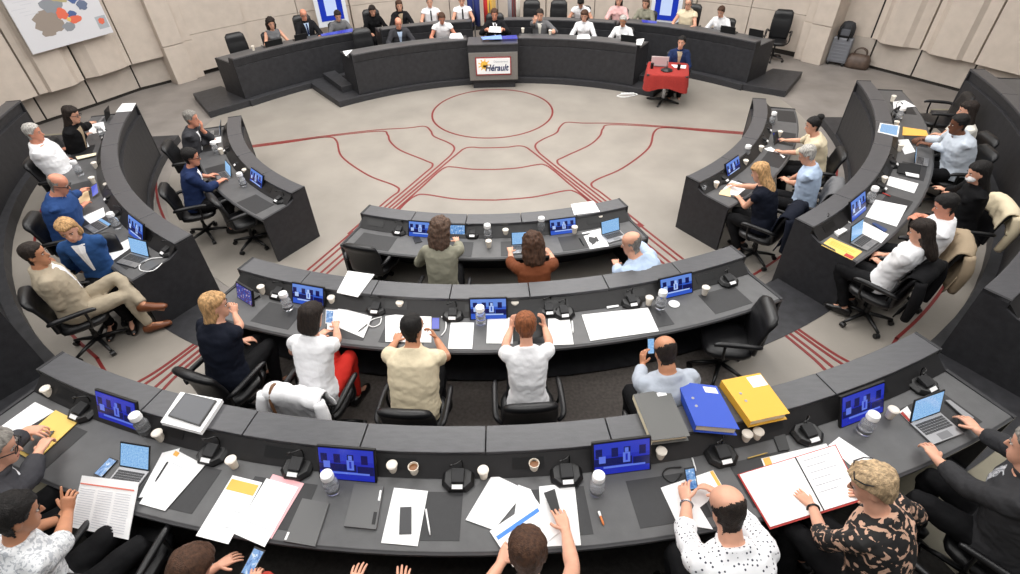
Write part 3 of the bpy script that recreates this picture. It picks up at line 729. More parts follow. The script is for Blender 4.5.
def hair_margin(st, x, y, z):
    L = HL[st]; yl = L[-1][1]
    for (z0, y0), (z1, y1) in zip(L, L[1:]):
        if z0 <= z < z1: yl = y0 + (y1 - y0) * (z - z0) / (z1 - z0); break
    m = min(yl - y, z + .078 + max(0, (y + .03)) * 1.2)
    if st == 'bald': m = min(m, (.05 + .5 * max(0, -y - .02)) - z)
    if abs(x) > .0785 and z < .03: m = -1
    return m
mat('shoe_black', (20, 18, 18), .35); mat('shoe_brown', (110, 62, 34), .4)
for n, c in dict(white=(236, 236, 238), offwhite=(226, 222, 212), cream=(222, 208, 178), beige=(208, 194, 166), tan=(166, 148, 124), navy=(20, 24, 36), suitnavy=(34, 48, 84), blue=(42, 70, 120), denim=(44, 78, 128), suitgrey=(62, 62, 66), midgrey=(110, 110, 112), suitblack=(28, 28, 31), black=(18, 18, 20), lightblue=(178, 196, 220), paleblue=(172, 179, 190), greygreen=(140, 138, 122), rust=(112, 62, 38), pink=(226, 182, 180), red=(190, 44, 36), burgundy=(160, 58, 48), khaki=(168, 156, 136), stripe=(196, 204, 214), darkgrey=(52, 52, 54)).items():
    cloth(n, c)
cloth('mask_white', (235, 235, 235)); mat('watch_silver', (190, 190, 192), .25, .9); mat('watch_black', (24, 22, 20), .35)
pattern('dotted', 'dots', (234, 234, 236), (52, 54, 70), 38, .24)
pattern('floral', 'blotch', (24, 22, 22), (206, 166, 142), 15, .445)
pattern('specks', 'blotch', (222, 224, 226), (176, 180, 186), 40, .46)
pattern('silver_print', 'blotch', (120, 122, 126), (176, 178, 182), 40, .5)
zA, zB, zC, zD, zE, zF, zG, zH, zI = zm(0, 350, 4.25), zm(0, 439, 4.25), zm(180, 439, 4.25), zm(180, 350, 4.25), zm(380, 439, 4.25), zm(580, 350, 4.25), zm(600, 439, 4.25), zm(780, 439, 4.25), zm(780, 290, 4.25)
zJ, zK, zL, zM = zm(320, 180, 2.833), zm(160, 250, 3.923), zm(360, 270, 3.923), zm(570, 260, 3.923)
zN, zO, zP, zQ, zR, zT = zm(660, 90, 4.25), zm(780, 60, 4.25), zm(780, 170, 4.25), zm(0, 90, 4.25), zm(100, 90, 4.25), zm(0, 200, 4.25)
z2, z3, z4 = zm(220, 0, 3.923), zm(440, 0, 3.923), zm(640, 0, 3.923)
T1, T2, T3 = HT, L1 + HT, L2 + HT
def h(z, x, y, lv, dz=.035, **k): return (at(*z(x, y), lv + dz), k)
PP = {}
def P(key, *a, **k): PP[key] = person(*a, **k)
G3, G2 = None, None
# ---- nearest row
P('r3a', 'man in a charcoal suit with clasped hands at the nearest desk', 'the man with clasped hands', zA(-22, 418), L2, lean=24, hp=20, hy=30, face=38, hair=('short', 'grey'), top=('jacket', 'suitgrey'), inner='white', glasses=True, hands=(h(zA, 236, 330, T3, .05, d=(-.7, .7, 0), curl=.8), h(zA, 196, 318, T3, .06, d=(.8, .5, 0), curl=.9)), sc=1.14, vx=.009)
P('r3b', 'dark-haired man in a speckled white shirt reading a newspaper at the nearest desk', 'the newspaper reader', zB(62, 325), L2, lean=12, hp=22, hy=8, face=33, hair=('short', 'black'), top=('elbow', 'specks'), hands=(h(zB, 318, 205, T3, .16, d=(-.15, .5, .8), n=(-.6, .6, -.3), point=True, pole=(.9, -.2, -.5)), h(zB, 300, 285, T3, -.02, curl=.7)), sk='tan', watch=(1, 'watch_black'), sc=1.14, vx=.009)
P('r3c', 'brown-haired woman looking at her phone below the pink-edged papers', 'the woman with a lowered phone', zC(52, 560), L2, lean=18, hp=38, face=24, legpose=(((.2, .42, .57), (.18, .30, .1), (.2, .5, .03)), ((.02, .44, .57), (0, .3, .1), (0, .5, .03))), fem=True, hair=('bob', 'brown'), top=('forearm', 'navy'), legs='burgundy', hands=(h(zC, 345, 545, T3, -.14, d=(-.5, .8, .1), curl=.8), h(zC, 222, 505, T3, -.08, d=(.5, .8, 0), curl=.45)), sc=1.12, vx=.009)
P('r3d', 'person at the bottom edge of whom only two open hands show', 'the person with only hands in view', (378, 616), L2, lean=0, hp=5, hair=('short', 'dark'), top=('jacket', 'navy'), inner='white', hands=(h(zC, 930, 548, T3, -.1, d=(-.1, 1, .2), curl=.35), h(zC, 750, 540, T3, -.1, d=(.1, 1, .2), curl=.35)), vx=.009)
P('r3e', 'brown-haired man in a white T-shirt reaching for his phone at bottom centre', 'the man in a white T-shirt', zE(628, 490), L2, lean=32, hp=32, hair=('short', 'brown'), top=('short', 'white'), hands=(h(zE, 768, 310, T3, .05, d=(-.25, 1, .1), curl=.55), h(zE, 545, 465, T3, .06, d=(.5, .8, .2), curl=.9)), sc=1.17, vx=.009)
P('r3f', 'balding man in a dotted white shirt typing on his phone', 'the man in the dotted shirt', zG(545, 305), L2, lean=27, hp=36, hy=-8, hair=('bald', 'dark'), top=('forearm', 'dotted'), stout=1.1, hands=(h(zG, 440, 190, T3, .06, d=(-.75, .6, .1), n=(-.5, -.3, -.7), curl=.75), h(zG, 352, 185, T3, .06, d=(.2, 1, .1), n=(.6, 0, -.7), curl=.7)), watch=(1, 'watch_silver'), sc=1.16, vx=.009)
P('r3g', 'blonde woman in a black and pink floral top reading the large open folder', 'the woman in the floral top', zH(392, 195), L2, lean=20, hp=28, hy=-30, face=-34, fem=True, hair=('bouffant', 'fair'), top=('forearm', 'floral'), stout=1.12, glasses='head', hands=(h(zH, 315, 222, T3, .04, d=(-.6, .8, 0), curl=.8), h(zH, 85, 235, T3, .03, d=(.1, 1, 0), curl=.5)), watch=(1, 'watch_black'), collar=False, sc=1.15, vx=.009)
P('r3h', 'man in a dark jacket and silver patterned shirt at the far right end', 'the man at the far right end', (1034, 450), L2, lean=16, hp=15, hy=6, face=-40, hair=('short', 'grey'), top=('jacket', 'darkgrey'), inner='silver_print', hands=(h(zI, 782, 545, T3, .04, curl=.6), h(zH, 590, 12, T3, .04, curl=.6)), stout=1.3, sc=1.16, vx=.009)
# ---- middle desk of the second row
P('r2a', 'blonde woman in a navy top looking at a tablet on a stand', 'the blonde woman at the tablet', zK(218, 218), L1, lean=14, hp=8, hy=48, face=22, fem=True, hair=('long', 'blond'), top=('short', 'navy'), stout=1.12, hands=(h(zK, 292, 190, T2, .14, d=(-.35, .6, .75), n=(-.7, .2, -.3), curl=.9, pole=(1, .2, -.6)), 'lap'), collar=False, sc=1.07, vx=.011)
P('r2b', 'woman with a dark bob and white T-shirt writing at the middle desk', 'the woman with the dark bob', zK(597, 262), L1, lean=17, hp=22, hy=12, face=12, fem=True, hair=('bob', 'dark'), top=('short', 'white'), legs='red', hands=(h(zK, 690, 275, T2, .06, curl=.8), None), sc=1.07, vx=.011, collar=False)
P('r2c', 'dark-haired man in a cream shirt leaning his chin on his hand', 'the man in the cream shirt', zL(205, 232), L1, lean=22, hp=18, hy=32, face=5, hair=('receding', 'black'), top=('short', 'cream'), stout=1.15, sk='tan', hands=(h(zL, 283, 240, T2, .14, d=(-.5, .55, .6), n=(-.7, .1, .2), curl=.8), h(zL, 150, 255, T2, .03)), legs='black', shoe='shoe_brown', sc=1.07, vx=.011, collar=True)
P('r2d', 'short-haired woman in a white T-shirt holding up a black tablet with both hands', 'the woman holding up a tablet', zL(650, 222), L1, lean=15, hp=26, fem=True, hair=('short', 'auburn'), top=('short', 'white'), hands=(h(zL, 718, 178, T2, .2, d=(-.12, .3, .95), n=(-.85, .4, 0), curl=.6), h(zL, 598, 180, T2, .2, d=(.12, .3, .95), n=(.85, .4, 0), curl=.6)), sc=1.07, vx=.011, collar=False)
P('r2e', 'balding man in a grey-blue sweater holding up his phone behind the grey binder', 'the man in the grey-blue sweater', zM(375, 362), L1, lean=14, hp=34, hy=-6, hair=('bald', 'dark'), top=('long', 'paleblue'), sk='tan', stout=1.22, hands=('lap', h(zM, 285, 345, T2, -.02, d=(.15, .6, .7), n=(.8, .3, 0), curl=.7)), sc=1.07, vx=.011)
# ---- front centre desk
P('r1a', 'woman with long curly hair in a grey-green cardigan at the front desk', 'the woman in the grey-green cardigan', zJ(342, 140), 0, lean=14, hp=18, hy=8, fem=True, hair=('curly', 'curly'), top=('long', 'greygreen'), stout=1.05, hands=(h(zJ, 385, 155, T1, .05), None), collar=False)
P('r1b', 'brown-haired woman in a rust top raising both hands beside a white laptop', 'the woman in the rust top', zJ(603, 184), 0, lean=18, hp=24, fem=True, hair=('curly', 'brown'), top=('forearm', 'rust'), hands=(h(zJ, 643, 190, T1, .12, d=(-.5, .5, .5), curl=.9), h(zJ, 525, 165, T1, .06, curl=.6)), collar=False)
P('r1c', 'bald man in a light blue shirt at the right of the front desk', 'the bald man in light blue', zJ(884, 180), 0, lean=24, hp=18, hy=-30, face=-40, stout=1.28, hair=('bald', 'grey'), top=('long', 'lightblue'), hands=(h(zJ, 856, 148, T1, .07, d=(-.3, 1, 0), curl=.6), h(zJ, 828, 222, T1, -.06, curl=.6)))
# ---- left side
P('l1a', 'grey-haired man in a dark grey suit resting his chin on his hand', 'the man in the dark grey suit', zR(388, 122), 0, lean=16, hp=8, hy=6, face=78, hair=('short', 'grey'), top=('jacket', 'suitgrey'), inner='white', tie='black', sk='pink', hands=(h(zR, 475, 208, T1, .04), h(zR, 432, 145, T1, .42, d=(-.2, .25, .9), n=(0, -1, .2), curl=1.0)), sc=1.06)
P('l1b', 'dark-haired man in a blue suit typing on a laptop at the inner left desk', 'the man in the blue suit', zR(386, 286), 0, lean=14, hp=12, hy=0, face=68, hair=('short', 'black'), top=('jacket', 'suitnavy'), inner='white', sk='pink', hands=(h(zR, 525, 378, T1, .05, curl=.6), h(zR, 482, 357, T1, .05, curl=.5)), glasses=True, sc=1.06)
P('l2a', 'long-haired woman in a black jacket reaching over papers at the outer left desk', 'the woman in the black jacket', zQ(305, 105), L1, lean=16, hp=16, hy=5, face=78, fem=True, hair=('long', 'dark'), top=('jacket', 'black'), inner='tan', hands=(h(zQ, 392, 183, T2, .04), h(zQ, 420, 132, T2, .04)), glasses=True, sc=1.06)
P('l2b', 'grey-haired man in a long-sleeved white shirt and dark tie holding papers', 'the grey-haired man in a white shirt and tie', zQ(142, 182), L1, lean=-9, hp=6, hy=5, face=72, hair=('short', 'silver'), top=('long', 'white'), stout=1.25, sk='pink', hands=(h(zQ, 288, 292, T2, .04), h(zQ, 278, 246, T2, .04)), sc=1.06)
P('l2c', 'bald man in a blue shirt using a tablet at the outer left desk', 'the bald man in the blue shirt', zQ(248, 400), L1, lean=12, hp=26, hy=4, face=70, hair=('bald', 'grey'), top=('long', 'blue'), stout=1.32, sk='pink', hands=(h(zQ, 388, 475, T2, .04), h(zQ, 372, 418, T2, .04)), glasses=True, sc=1.06)
P('l2d', 'blonde woman in a blue cardigan turned away from the desk towards her neighbour', 'the woman in the blue cardigan', zT(290, 128), L1, lean=8, hp=16, hy=-6, face=158, fem=True, hair=('bob', 'blond'), top=('jacket', 'denim'), inner='white', hands=(h(zT, 352, 290, T2, -.16), h(zT, 378, 270, T2, -.12)), sc=1.06)
P('l2e', 'man in a beige suit with crossed legs and a phone in his hand', 'the man in the beige suit', zT(148, 232), L1, lean=-5, hp=2, hy=20, face=54, hair=('short', 'dark'), top=('jacket', 'khaki'), inner='white', stout=1.18, legs='khaki', sk='tan', shoe='shoe_brown', hands=(h(zT, 352, 425, L1, .62, d=(.2, 1, 0), curl=.9, pole=(.9, -.4, -.3)), h(zT, 232, 262, T2, .35, d=(-.2, .2, .95), n=(0, -1, 0), curl=1.1)), legpose=(((.13, .42, .55), (.14, .46, .10), (.15, .66, .03)), ((-.02, .42, .70), (.25, .53, .44), (.31, .68, .34))), sc=1.06)
# ---- right side
P('rr1a', 'woman with a black bun and cream top reading at the inner right desk', 'the woman with the black bun', zN(652, 150), 0, lean=16, hp=16, hy=-6, face=-74, fem=True, hair=('bun', 'black'), top=('elbow', 'cream'), stout=1.15, hands=(h(zN, 512, 207, T1, .06, curl=.7), h(zN, 497, 255, T1, .04, curl=.6)), collar=False, sc=1.06)
P('rr1b', 'grey-haired man in a light blue short-sleeved shirt looking down at his lap', 'the grey-haired man in light blue', zN(628, 275), 0, lean=8, hp=30, hy=0, face=-62, hair=('short', 'silver'), top=('short', 'lightblue'), stout=1.08, hands=(h(zN, 525, 372, T1, -.08), h(zN, 505, 385, T1, -.1)), sc=1.06)
P('rr1c', 'blonde woman in a navy top writing at the near end of the inner right desk', 'the blonde woman in navy', zN(425, 350), 0, lean=16, hp=26, hy=-6, face=-48, fem=True, hair=('long', 'blond'), top=('short', 'navy'), stout=1.12, legpose=(((.10, .37, .53), (.1, .17, .10), (.11, .36, .03)), ((-.08, .37, .53), (-.09, .15, .10), (-.1, .34, .03))), hands=(h(zN, 290, 397, T1, .04, curl=.8), h(zN, 330, 450, T1, .03)), collar=False, sc=1.06)
P('rr2a', 'dark-haired woman in a white top leaning behind the man in the white shirt', 'the farthest woman on the right', zO(795, 215), L1, lean=14, hp=10, hy=12, face=-82, fem=True, hair=('long', 'dark'), top=('long', 'offwhite'), hands=(h(zO, 660, 312, T2, .03), h(zO, 690, 330, T2, .02)), collar=False, sc=1.06)
P('rr2b', 'man in a long-sleeved white shirt with hands joined over the outer right desk', 'the man in the long-sleeved white shirt', zO(760, 272), L1, lean=20, hp=14, hy=0, face=-80, hair=('short', 'black'), top=('long', 'stripe'), sk='dark', stout=1.25, hands=(h(zO, 580, 338, T2, .05, d=(-.5, .8, 0), curl=.8), h(zO, 572, 350, T2, .06, d=(.5, .8, 0), curl=.8)), sc=1.06)
P('rr2c', 'woman with long black hair in dark clothes wearing a white face mask', 'the woman in the face mask', zO(842, 478), L1, lean=8, hp=18, hy=-4, face=-76, fem=True, hair=('long', 'black'), top=('long', 'black'), hands=(h(zO, 672, 538, T2, .0), h(zO, 668, 560, T2, -.02)), extras='mask', sc=1.06)
P('rr2d', 'dark-haired man in a white polo with both hands raised before his face', 'the man in the white polo', zP(706, 152), L1, lean=-6, hp=24, hy=-6, face=-62, hair=('short', 'black'), stout=1.1, top=('short', 'white'), sk='pink', hands=(h(zP, 590, 190, T2, .18, d=(-.5, .7, .3), curl=.9), h(zP, 562, 198, T2, .16, d=(.5, .7, .3), curl=.9)), sc=1.06)
P('rr2e', 'woman with long dark hair and a white blouse beside the yellow sheet', 'the woman in the white blouse', zP(600, 262), L1, lean=-16, hp=22, hy=-16, face=-38, fem=True, hair=('long', 'dark'), top=('long', 'white'), legpose=(((.10, .37, .53), (.1, .17, .10), (.11, .36, .03)), ((-.08, .37, .53), (-.09, .15, .10), (-.1, .34, .03))), hands=(h(zP, 412, 355, T2, -.04, d=(-.5, .8, 0), curl=.7), h(zP, 402, 375, T2, -.03, d=(.5, .8, 0), curl=.7)), sc=1.06)
# ---- podium
PO = (0, -4.5, 0)
BACK = ('p1', 'p2', 'p3', 'p4', 'p5', 'p7', 'p9', 'p12', 'p14', 'p16', 'p17', 'p18')
def Q(key, label, short, px, **k):
    k.setdefault('look', PO); k.setdefault('vx', .013); k.setdefault('legs', 'black'); k.setdefault('sc', 1.02); k.setdefault('seat', .43)
    if key != 'p19': k.setdefault('rt', 8.55 if key in BACK else 6.95)
    P(key, label, short, px, k.pop('lv', LP), **k)
Q('p1', 'woman in a sleeveless grey top at the far left of the podium', 'the woman in sleeveless grey', z2(200, 92), fem=True, hair=('curly', 'dark'), top=('sleeveless', 'midgrey'), lean=10, hp=14, collar=False)
Q('p2', 'bald man in a navy suit with a pale blue shirt on the rear left podium', 'the bald man in the navy suit', z2(328, 58), hair=('bald', 'grey'), top=('jacket', 'suitblack'), inner='lightblue', tie='suitnavy', glasses=True, lean=8, hp=10, sk='pink')
Q('p3', 'person in grey sitting just below the left blue screen', 'the person below the left blue screen', z2(462, 62), hair=('short', 'dark'), top=('long', 'midgrey'), lean=16, hp=25)
Q('p4', 'dark-haired woman in black on the rear podium left of centre', 'the woman in black on the rear podium', z2(598, 42), fem=True, hair=('long', 'dark'), top=('long', 'black'), lean=14, hp=20)
Q('p5', 'brown-haired woman in a dark jacket on the rear podium behind the bald man', 'the brown-haired woman on the rear podium', z2(703, 22), fem=True, hair=('bob', 'brown'), top=('jacket', 'suitblack'), inner='tan', lean=10, hp=10)
Q('p6', 'bald man in a grey suit bent over the left half of the front podium', 'the bald man in the grey suit', z2(700, 92), hair=('bald', 'brown'), top=('jacket', 'suitgrey'), inner='lightblue', lean=18, hp=22, sk='pink')
Q('p7', 'man in a white shirt and grey tie on the rear podium', 'the man in a white shirt and grey tie', z2(822, 8), hair=('short', 'grey'), top=('short', 'white'), tie='suitgrey', inner='white', lean=8, hp=8)
Q('p8', 'man in a short-sleeved white polo next to the sign on the podium', 'the man in the white polo on the podium', z2(870, 72), hair=('short', 'brown'), top=('short', 'white'), lean=20, hp=28, sk='pink')
Q('p9', 'man in a white shirt and dark tie beside the blue flag', 'the man in a white shirt and dark tie', z2(948, 2), hair=('short', 'dark'), top=('short', 'white'), tie='black', inner='white', lean=8, hp=8)
Q('p10', 'man in a dark suit at the centre of the podium holding white papers', 'the man above the sign', z3(214, 56), hair=('short', 'brown'), top=('jacket', 'suitblack'), inner='white', tie='black', lean=10, hp=14, sk='pink', hands=(h(z3, 190, 116, .98, .02, curl=.8), h(z3, 240, 116, .98, .02, curl=.8)))
Q('p11', 'man in a grey jacket with a hand to his face right of the sign', 'the man in the grey jacket', z3(392, 58), hair=('short', 'dark'), top=('jacket', 'midgrey'), inner='offwhite', lean=12, hp=14, hands=(h(z3, 375, 72, 1.25, .05, d=(-.2, .2, .9), n=(0, -1, 0), curl=.9), h(z3, 445, 122, .94)))
Q('p12', 'person in white bowing a dark head on the rear podium', 'the person bowing on the rear podium', z3(552, 12), hair=('short', 'black'), top=('short', 'white'), lean=24, hp=45)
Q('p13', 'brown-haired woman in a white blouse on the right of the front podium', 'the brown-haired woman in white', z3(566, 62), fem=True, hair=('bob', 'brown'), top=('forearm', 'white'), lean=12, hp=14)
Q('p14', 'woman in a pink top on the rear podium', 'the woman in pink', z3(702, 0), fem=True, hair=('long', 'dark'), top=('elbow', 'pink'), lean=8, hp=8)
Q('p15', 'woman with grey hair in a white blouse at the right end of the front podium', 'the grey-haired woman in white', z3(718, 82), fem=True, hair=('short', 'silver'), top=('forearm', 'white'), lean=14, hp=20, sk='tan')
Q('p16', 'woman in a grey-green top below the right blue screen', 'the woman below the right blue screen', z4(22, 12), fem=True, hair=('bob', 'curly'), top=('long', 'greygreen'), lean=10, hp=12, look=(-1, -4, 0))
Q('p17', 'man in a cream short-sleeved shirt on the rear right podium', 'the man in the cream shirt on the podium', z4(190, 15), hair=('receding', 'grey'), top=('short', 'cream'), glasses=True, lean=8, hp=8, stout=1.1, look=(-1, -4, 0))
Q('p18', 'woman in a white blouse bent forward at the right end of the rear podium', 'the woman in white at the rear right', z4(318, 46), fem=True, hair=('short', 'brown'), top=('long', 'white'), lean=18, hp=24, look=(-1, -4, 0))
Q('p19', 'woman in a navy suit sitting behind the red-covered table', 'the woman at the red table', z4(163, 166), lv=0.02, fem=True, hair=('short', 'black'), top=('jacket', 'suitnavy'), inner='tan', lean=4, hp=6, hy=20, face=188, hz=1.12, hands=('lap', 'lap'))
# face mask
f = PP['rr2c']
# ------------------------------------------------------------------ lectern with the sign in the middle of the podium
M_SIGNP = mat('brushed_grey_panel', (128, 124, 120), .45, .3, noise=(40, .08))
lb = V((-.11, 2.3, 0)); lect = empty('lectern', lb); tag(lect, 'central lectern box with a grey front panel carrying the framed sign', 'lectern')
def lbx(nm, c, d, m, bev=.006):
    b = MB(); b.box(c, d); return b.build(nm, m, lect, bevel=bev)
lbx('plinth', (0, .03, .085), (1.0, .5, .17), M_WOOD)
lbx('body', (0, .0, .58), (1.14, .56, .82), PB)
lbx('front_panel', (0, -.29, .52), (1.12, .03, .62), M_SIGNP)
b = MB(); b.add([(-.57, -.3, .985), (.57, -.3, .985), (.57, .28, .99), (-.57, .28, .99), (-.57, -.3, 1.01), (.57, -.3, 1.01), (.57, .28, 1.015), (-.57, .28, 1.015)], [(3, 2, 1, 0), (4, 5, 6, 7), (0, 1, 5, 4), (1, 2, 6, 5), (2, 3, 7, 6), (3, 0, 4, 7)]); b.build('top', M_LEDGE, lect)
sg = MB(); sg.box((0, 0, 0), (.82, .02, .4), 0); sg.box((0, -.008, .004), (.77, .02, .352), 1)
sgn = sg.build('sign', [mat('sign_red', (150, 34, 34), .5), mat('sign_white', (240, 240, 240), .5)], None, (lb.x + .0, lb.y - .318, .535), local=True)
tag(sgn, 'white sign with a dark red frame and blue lettering on the lectern', 'sign')
def text(body, name, loc, size, m, parent, shear=0, rot=(pi / 2, 0, 0), weight=0, sx=1):
    cu = bpy.data.curves.new(name, 'FONT'); cu.body = body; cu.size = size; cu.extrude = .002; cu.shear = shear; cu.offset = weight; cu.align_x = 'CENTER'
    cu.materials.append(m); t_ = bpy.data.objects.new('tmp', cu); COL.objects.link(t_); dg = bpy.context.evaluated_depsgraph_get(); me = bpy.data.meshes.new_from_object(t_.evaluated_get(dg)); bpy.data.objects.remove(t_); o = bpy.data.objects.new(name, me); COL.objects.link(o); o.parent = parent; o.location = loc; o.rotation_euler = rot; o.scale = (sx, 1, 1); return o
text('Hérault', 'lettering', (.07, -.021, -.1), .2, mat('sign_blue', (32, 44, 92), .5), sgn, .25, weight=.0045, sx=.86)
text('Département', 'small_lettering', (.17, -.021, .085), .06, mat('sign_grey', (170, 172, 180), .5), sgn, sx=1.0)
b = MB(); b.lathe([(.085, 0), (.085, .004)], 24); 
for v in b.v: v.x, v.y, v.z = v.x - .21, -v.z - .0185, v.y + .035
for k in range(9):
    a = pi * 2 * k / 9; c = V((-.21 + .115 * cos(a), -.0195, .035 + .105 * sin(a))); b.box(c, (.05, .003, .022), 0, Matrix.Rotation(-a, 3, 'Y'))
b.build('sun_emblem', mat('sign_sun', (240, 186, 70), .5), sgn)
b = MB(); b.box((-.2, -.0215, .005), (.07, .002, .05)); b.build('emblem_spot', mat('sign_orange', (214, 110, 50), .5), sgn)
flush()
# ------------------------------------------------------------------ office chairs
M_LEA = mat('black_leather', (21, 21, 23), .38, 0, .5, noise=(12, .15), bump=(120, .12))
M_CHR = mat('chrome', (180, 180, 184), .2, 1)
def make_chair(name, tall=False):
    root = empty(name, (0, 0, 0))
    b = MB(); rs = []
    for z, k in ((.40, .86), (.415, .97), (.45, 1.0), (.475, .97), (.487, .80)):
        rs.append(ellring(V((0, .01, z)), V((1, 0, 0)), V((0, 1, 0)), .245 * k, .245 * k, 24, 4.0))
    b.rings(rs); b.build('seat', M_LEA, root, smooth=True)
    H_ = 1.12 if tall else .93
    b = MB(); rs = []; n = 12
    for i in range(n + 1):
        t = i / n; z = .47 + (H_ - .47) * t; y = -.225 - .085 * t + .03 * sin(t * pi); hw = (.215 + .02 * sin(t * pi)) * (1 if t < .9 else 1 - .25 * ((t - .9) / .1) ** 2); th = .034 + .016 * (1 if t > .82 else 0) - (.02 if t > .98 else 0)
        ring = []
        for j in range(20):
            a = 2 * pi * j / 20; cx, sy = cos(a), sin(a); k = (abs(cx) ** 3.4 + abs(sy) ** 3.4) ** (-1 / 3.4)
            x = hw * cx * k; ring.append(V((x, y + th * sy * k + .28 * x * x, z)))
        rs.append(ring)
    b.rings(rs); b.build('backrest', M_LEA, root, smooth=True)
    for s in (-1, 1):
        b = MB(); b.tube([(s * .235, -.24, .62), (s * .285, -.2, .66), (s * .29, -.05, .668), (s * .287, .14, .665), (s * .28, .2, .645)], [.016, .024, .027, .026, .016], 10, sub=3)
        a_ = b.build('armrest', M_LEA, root, smooth=True)
        b = MB(); b.tube([(s * .285, .1, .655), (s * .288, .09, .5), (s * .24, .06, .42), (s * .16, .04, .405)], .014, 8, sub=3); b.build('arm_support', M_BLACK, a_, smooth=True)
    b = MB(); b.lathe([(.03, .08), (.03, .2), (.022, .2), (.022, .40), (.09, .402), (.09, .415)], 14); b.build('column', M_BLACK, root, smooth=False)
    for k in range(5):
        a = 2 * pi * k / 5 + .3; d = V((cos(a), sin(a), 0)); b = MB()
        b.tube([d * .02 + V((0, 0, .115)), d * .16 + V((0, 0, .10)), d * .29 + V((0, 0, .075))], [.026, .022, .015], 8)
        sp = b.build('base_spoke', M_BLACK, root, smooth=True)
        c = MB(); t = V((-d.y, d.x, 0)); c.rings([[d * .29 + t * w + V((0, 0, .03)) + (d * cos(q) + V((0, 0, 1)) * sin(q)) * .03 for q in [2 * pi * j / 12 for j in range(12)]] for w in (-.024, .024)])
        c.build('caster', M_BLACK, sp)
    return root
PROTO = make_chair('office_chair'); PROTO_T = make_chair('office_chair', True)
used = {False: False, True: False}
CHAIRS = {}
def chair(key, loc, ang, label, tall=False, group=None, z=None):
    p = PROTO_T if tall else PROTO
    o = copy_tree(p) if used[tall] else p; used[tall] = True
    o.location = loc; o.rotation_euler = (0, 0, ang)
    for k in ('group',):
        if k in o: del o[k]
    tag(o, label, 'chair', group); CHAIRS[key] = o; return o
for key, f in PP.items():
    back = {'l1a': .06, 'l1b': .05}.get(key, .03)
    loc = f.root - f.dv * back
    if key in BACK or key in ('p6', 'p8', 'p10', 'p11', 'p13', 'p15'): loc.z = max(0, loc.z)
    chair(key, loc, f.ang, 'black leather office chair under ' + f.short, tall=key in ('p2', 'p4', 'p10', 'p17'))
def aim(p, t=(0, 0)): return atan2(-(t[0] - p.x), t[1] - p.y)
def echair(key, px, lv, label, tgt=(0, 0), da=0, tall=False, zr=0):
    p = at(px[0], px[1], lv + zr); p.z = lv; return chair(key, p, aim(p, tgt) + R(da), label, tall)
zS = zm(220, 170, 5.57)
echair('e1', zS(196, 410), 0, 'empty black office chair at the near end of the inner left desk', da=-10)
echair('e2', (376, 262), 0, 'empty black office chair at the left end of the front desk', zr=.45)
echair('e3', (727, 340), L1, 'empty black office chair turned sideways at the right end of the middle desk', da=62, zr=.45)
echair('e4', zO(668, 245), L1, 'empty black office chair at the far end of the outer right desk', zr=.5, da=-5)
echair('e5', (128, 562), L2, 'empty black office chair between the newspaper reader and the woman with a phone', zr=.45, da=8)
echair('e6', (771, 60), 0, 'tall empty black office chair on the floor right of the podium', tgt=(0, -2), tall=True, da=25)
def pchair(key, px, rt, label, tall=True):
    lo_, hi_ = .3, 1.9
    for _ in range(30):
        z = (lo_ + hi_) / 2; q = at(px[0], px[1], z)
        if hypot(q.x, q.y + 3.5) < rt: hi_ = z
        else: lo_ = z
    q.z = 0.03; chair(key, q, aim(q, (0, -4.5)), label, tall)
pchair('e7', (240, 44), 8.75, 'empty black office chair at the far left end of the podium')
pchair('e8', z2(565, 140), 7.0, 'empty black office chair at the left end of the front podium desk')
pchair('e9', z3(358, 36), 8.6, 'empty black office chair right of the flags, left one of a pair')
pchair('e10', z3(463, 36), 8.6, 'empty black office chair right of the flags, right one of a pair')
# garments hung over chair backs
def drape(key, m, name, label, cat, w=.26, drop=.34, band=None, H_=.93):
    c = CHAIRS[key]; mb = MB(); rs = []
    prof = []
    for i in range(9): t = i / 8; z = H_ - drop * (1 - t); tt = (z - .47) / (H_ - .47); prof.append((-.225 - .085 * tt - .075 + .0 * t, z))
    for i in range(1, 6): a = pi * i / 6; prof.append((-.31 - .07 * cos(a), H_ + .045 * sin(a)))
    for i in range(7): t = i / 6; z = H_ - drop * .7 * t; tt = (z - .47) / (H_ - .47); prof.append((-.225 - .085 * tt + .075, z))
    n = 22; sd = len(key) * 3.1 + c.location.x
    for y, z in prof:
        row = []
        for j in range(n + 1):
            u = -1 + 2 * j / n; x = u * w; q = NZ.noise(V((u * 4 + sd, z * 9, y * 9))) * .025
            low = (H_ - z) / drop
            row.append(V((x * (1 + .12 * low), y + .28 * x * x + (q if y < -.3 else -q), z - abs(u) ** 3 * .05 + NZ.noise(V((u * 3, sd, 1))) * .03 * low)))
        rs.append(row)
    vs = [p for r in rs for p in r]; fs = []
    for i in range(len(rs) - 1):
        for j in range(n): a = i * (n + 1) + j; fs.append((a, a + 1, a + n + 2, a + n + 1))
    mb.add(vs, fs); o = mb.build(name, m, None, c.location, smooth=True, local=True); o.rotation_euler = c.rotation_euler
    s = o.modifiers.new('thickness', 'SOLIDIFY'); s.thickness = .014; s.offset = 1
    tag(o, label, cat)
    for sg in (-1, 1):
        sl = MB(); sl.tube([(sg * w * .95, -.34, H_ - .02), (sg * w * 1.08, -.38, H_ - .18), (sg * w * .98, -.385, H_ - .36), (sg * w * .9, -.38, H_ - .5)], [.05, .055, .05, .042], 12, sub=3)
        sl.build('sleeve', m, o, smooth=True)
    if band:
        bb = MB(); bb.tube([(-w * .62, -.392 - .0, H_ - .3), (-w * .62, -.388, H_ - .05), (-w * .6, -.31, H_ + .062), (-w * .6, -.23, H_ - .02)], .013, 8, sub=4); bb.build('strap', band, o, smooth=True)
    return o
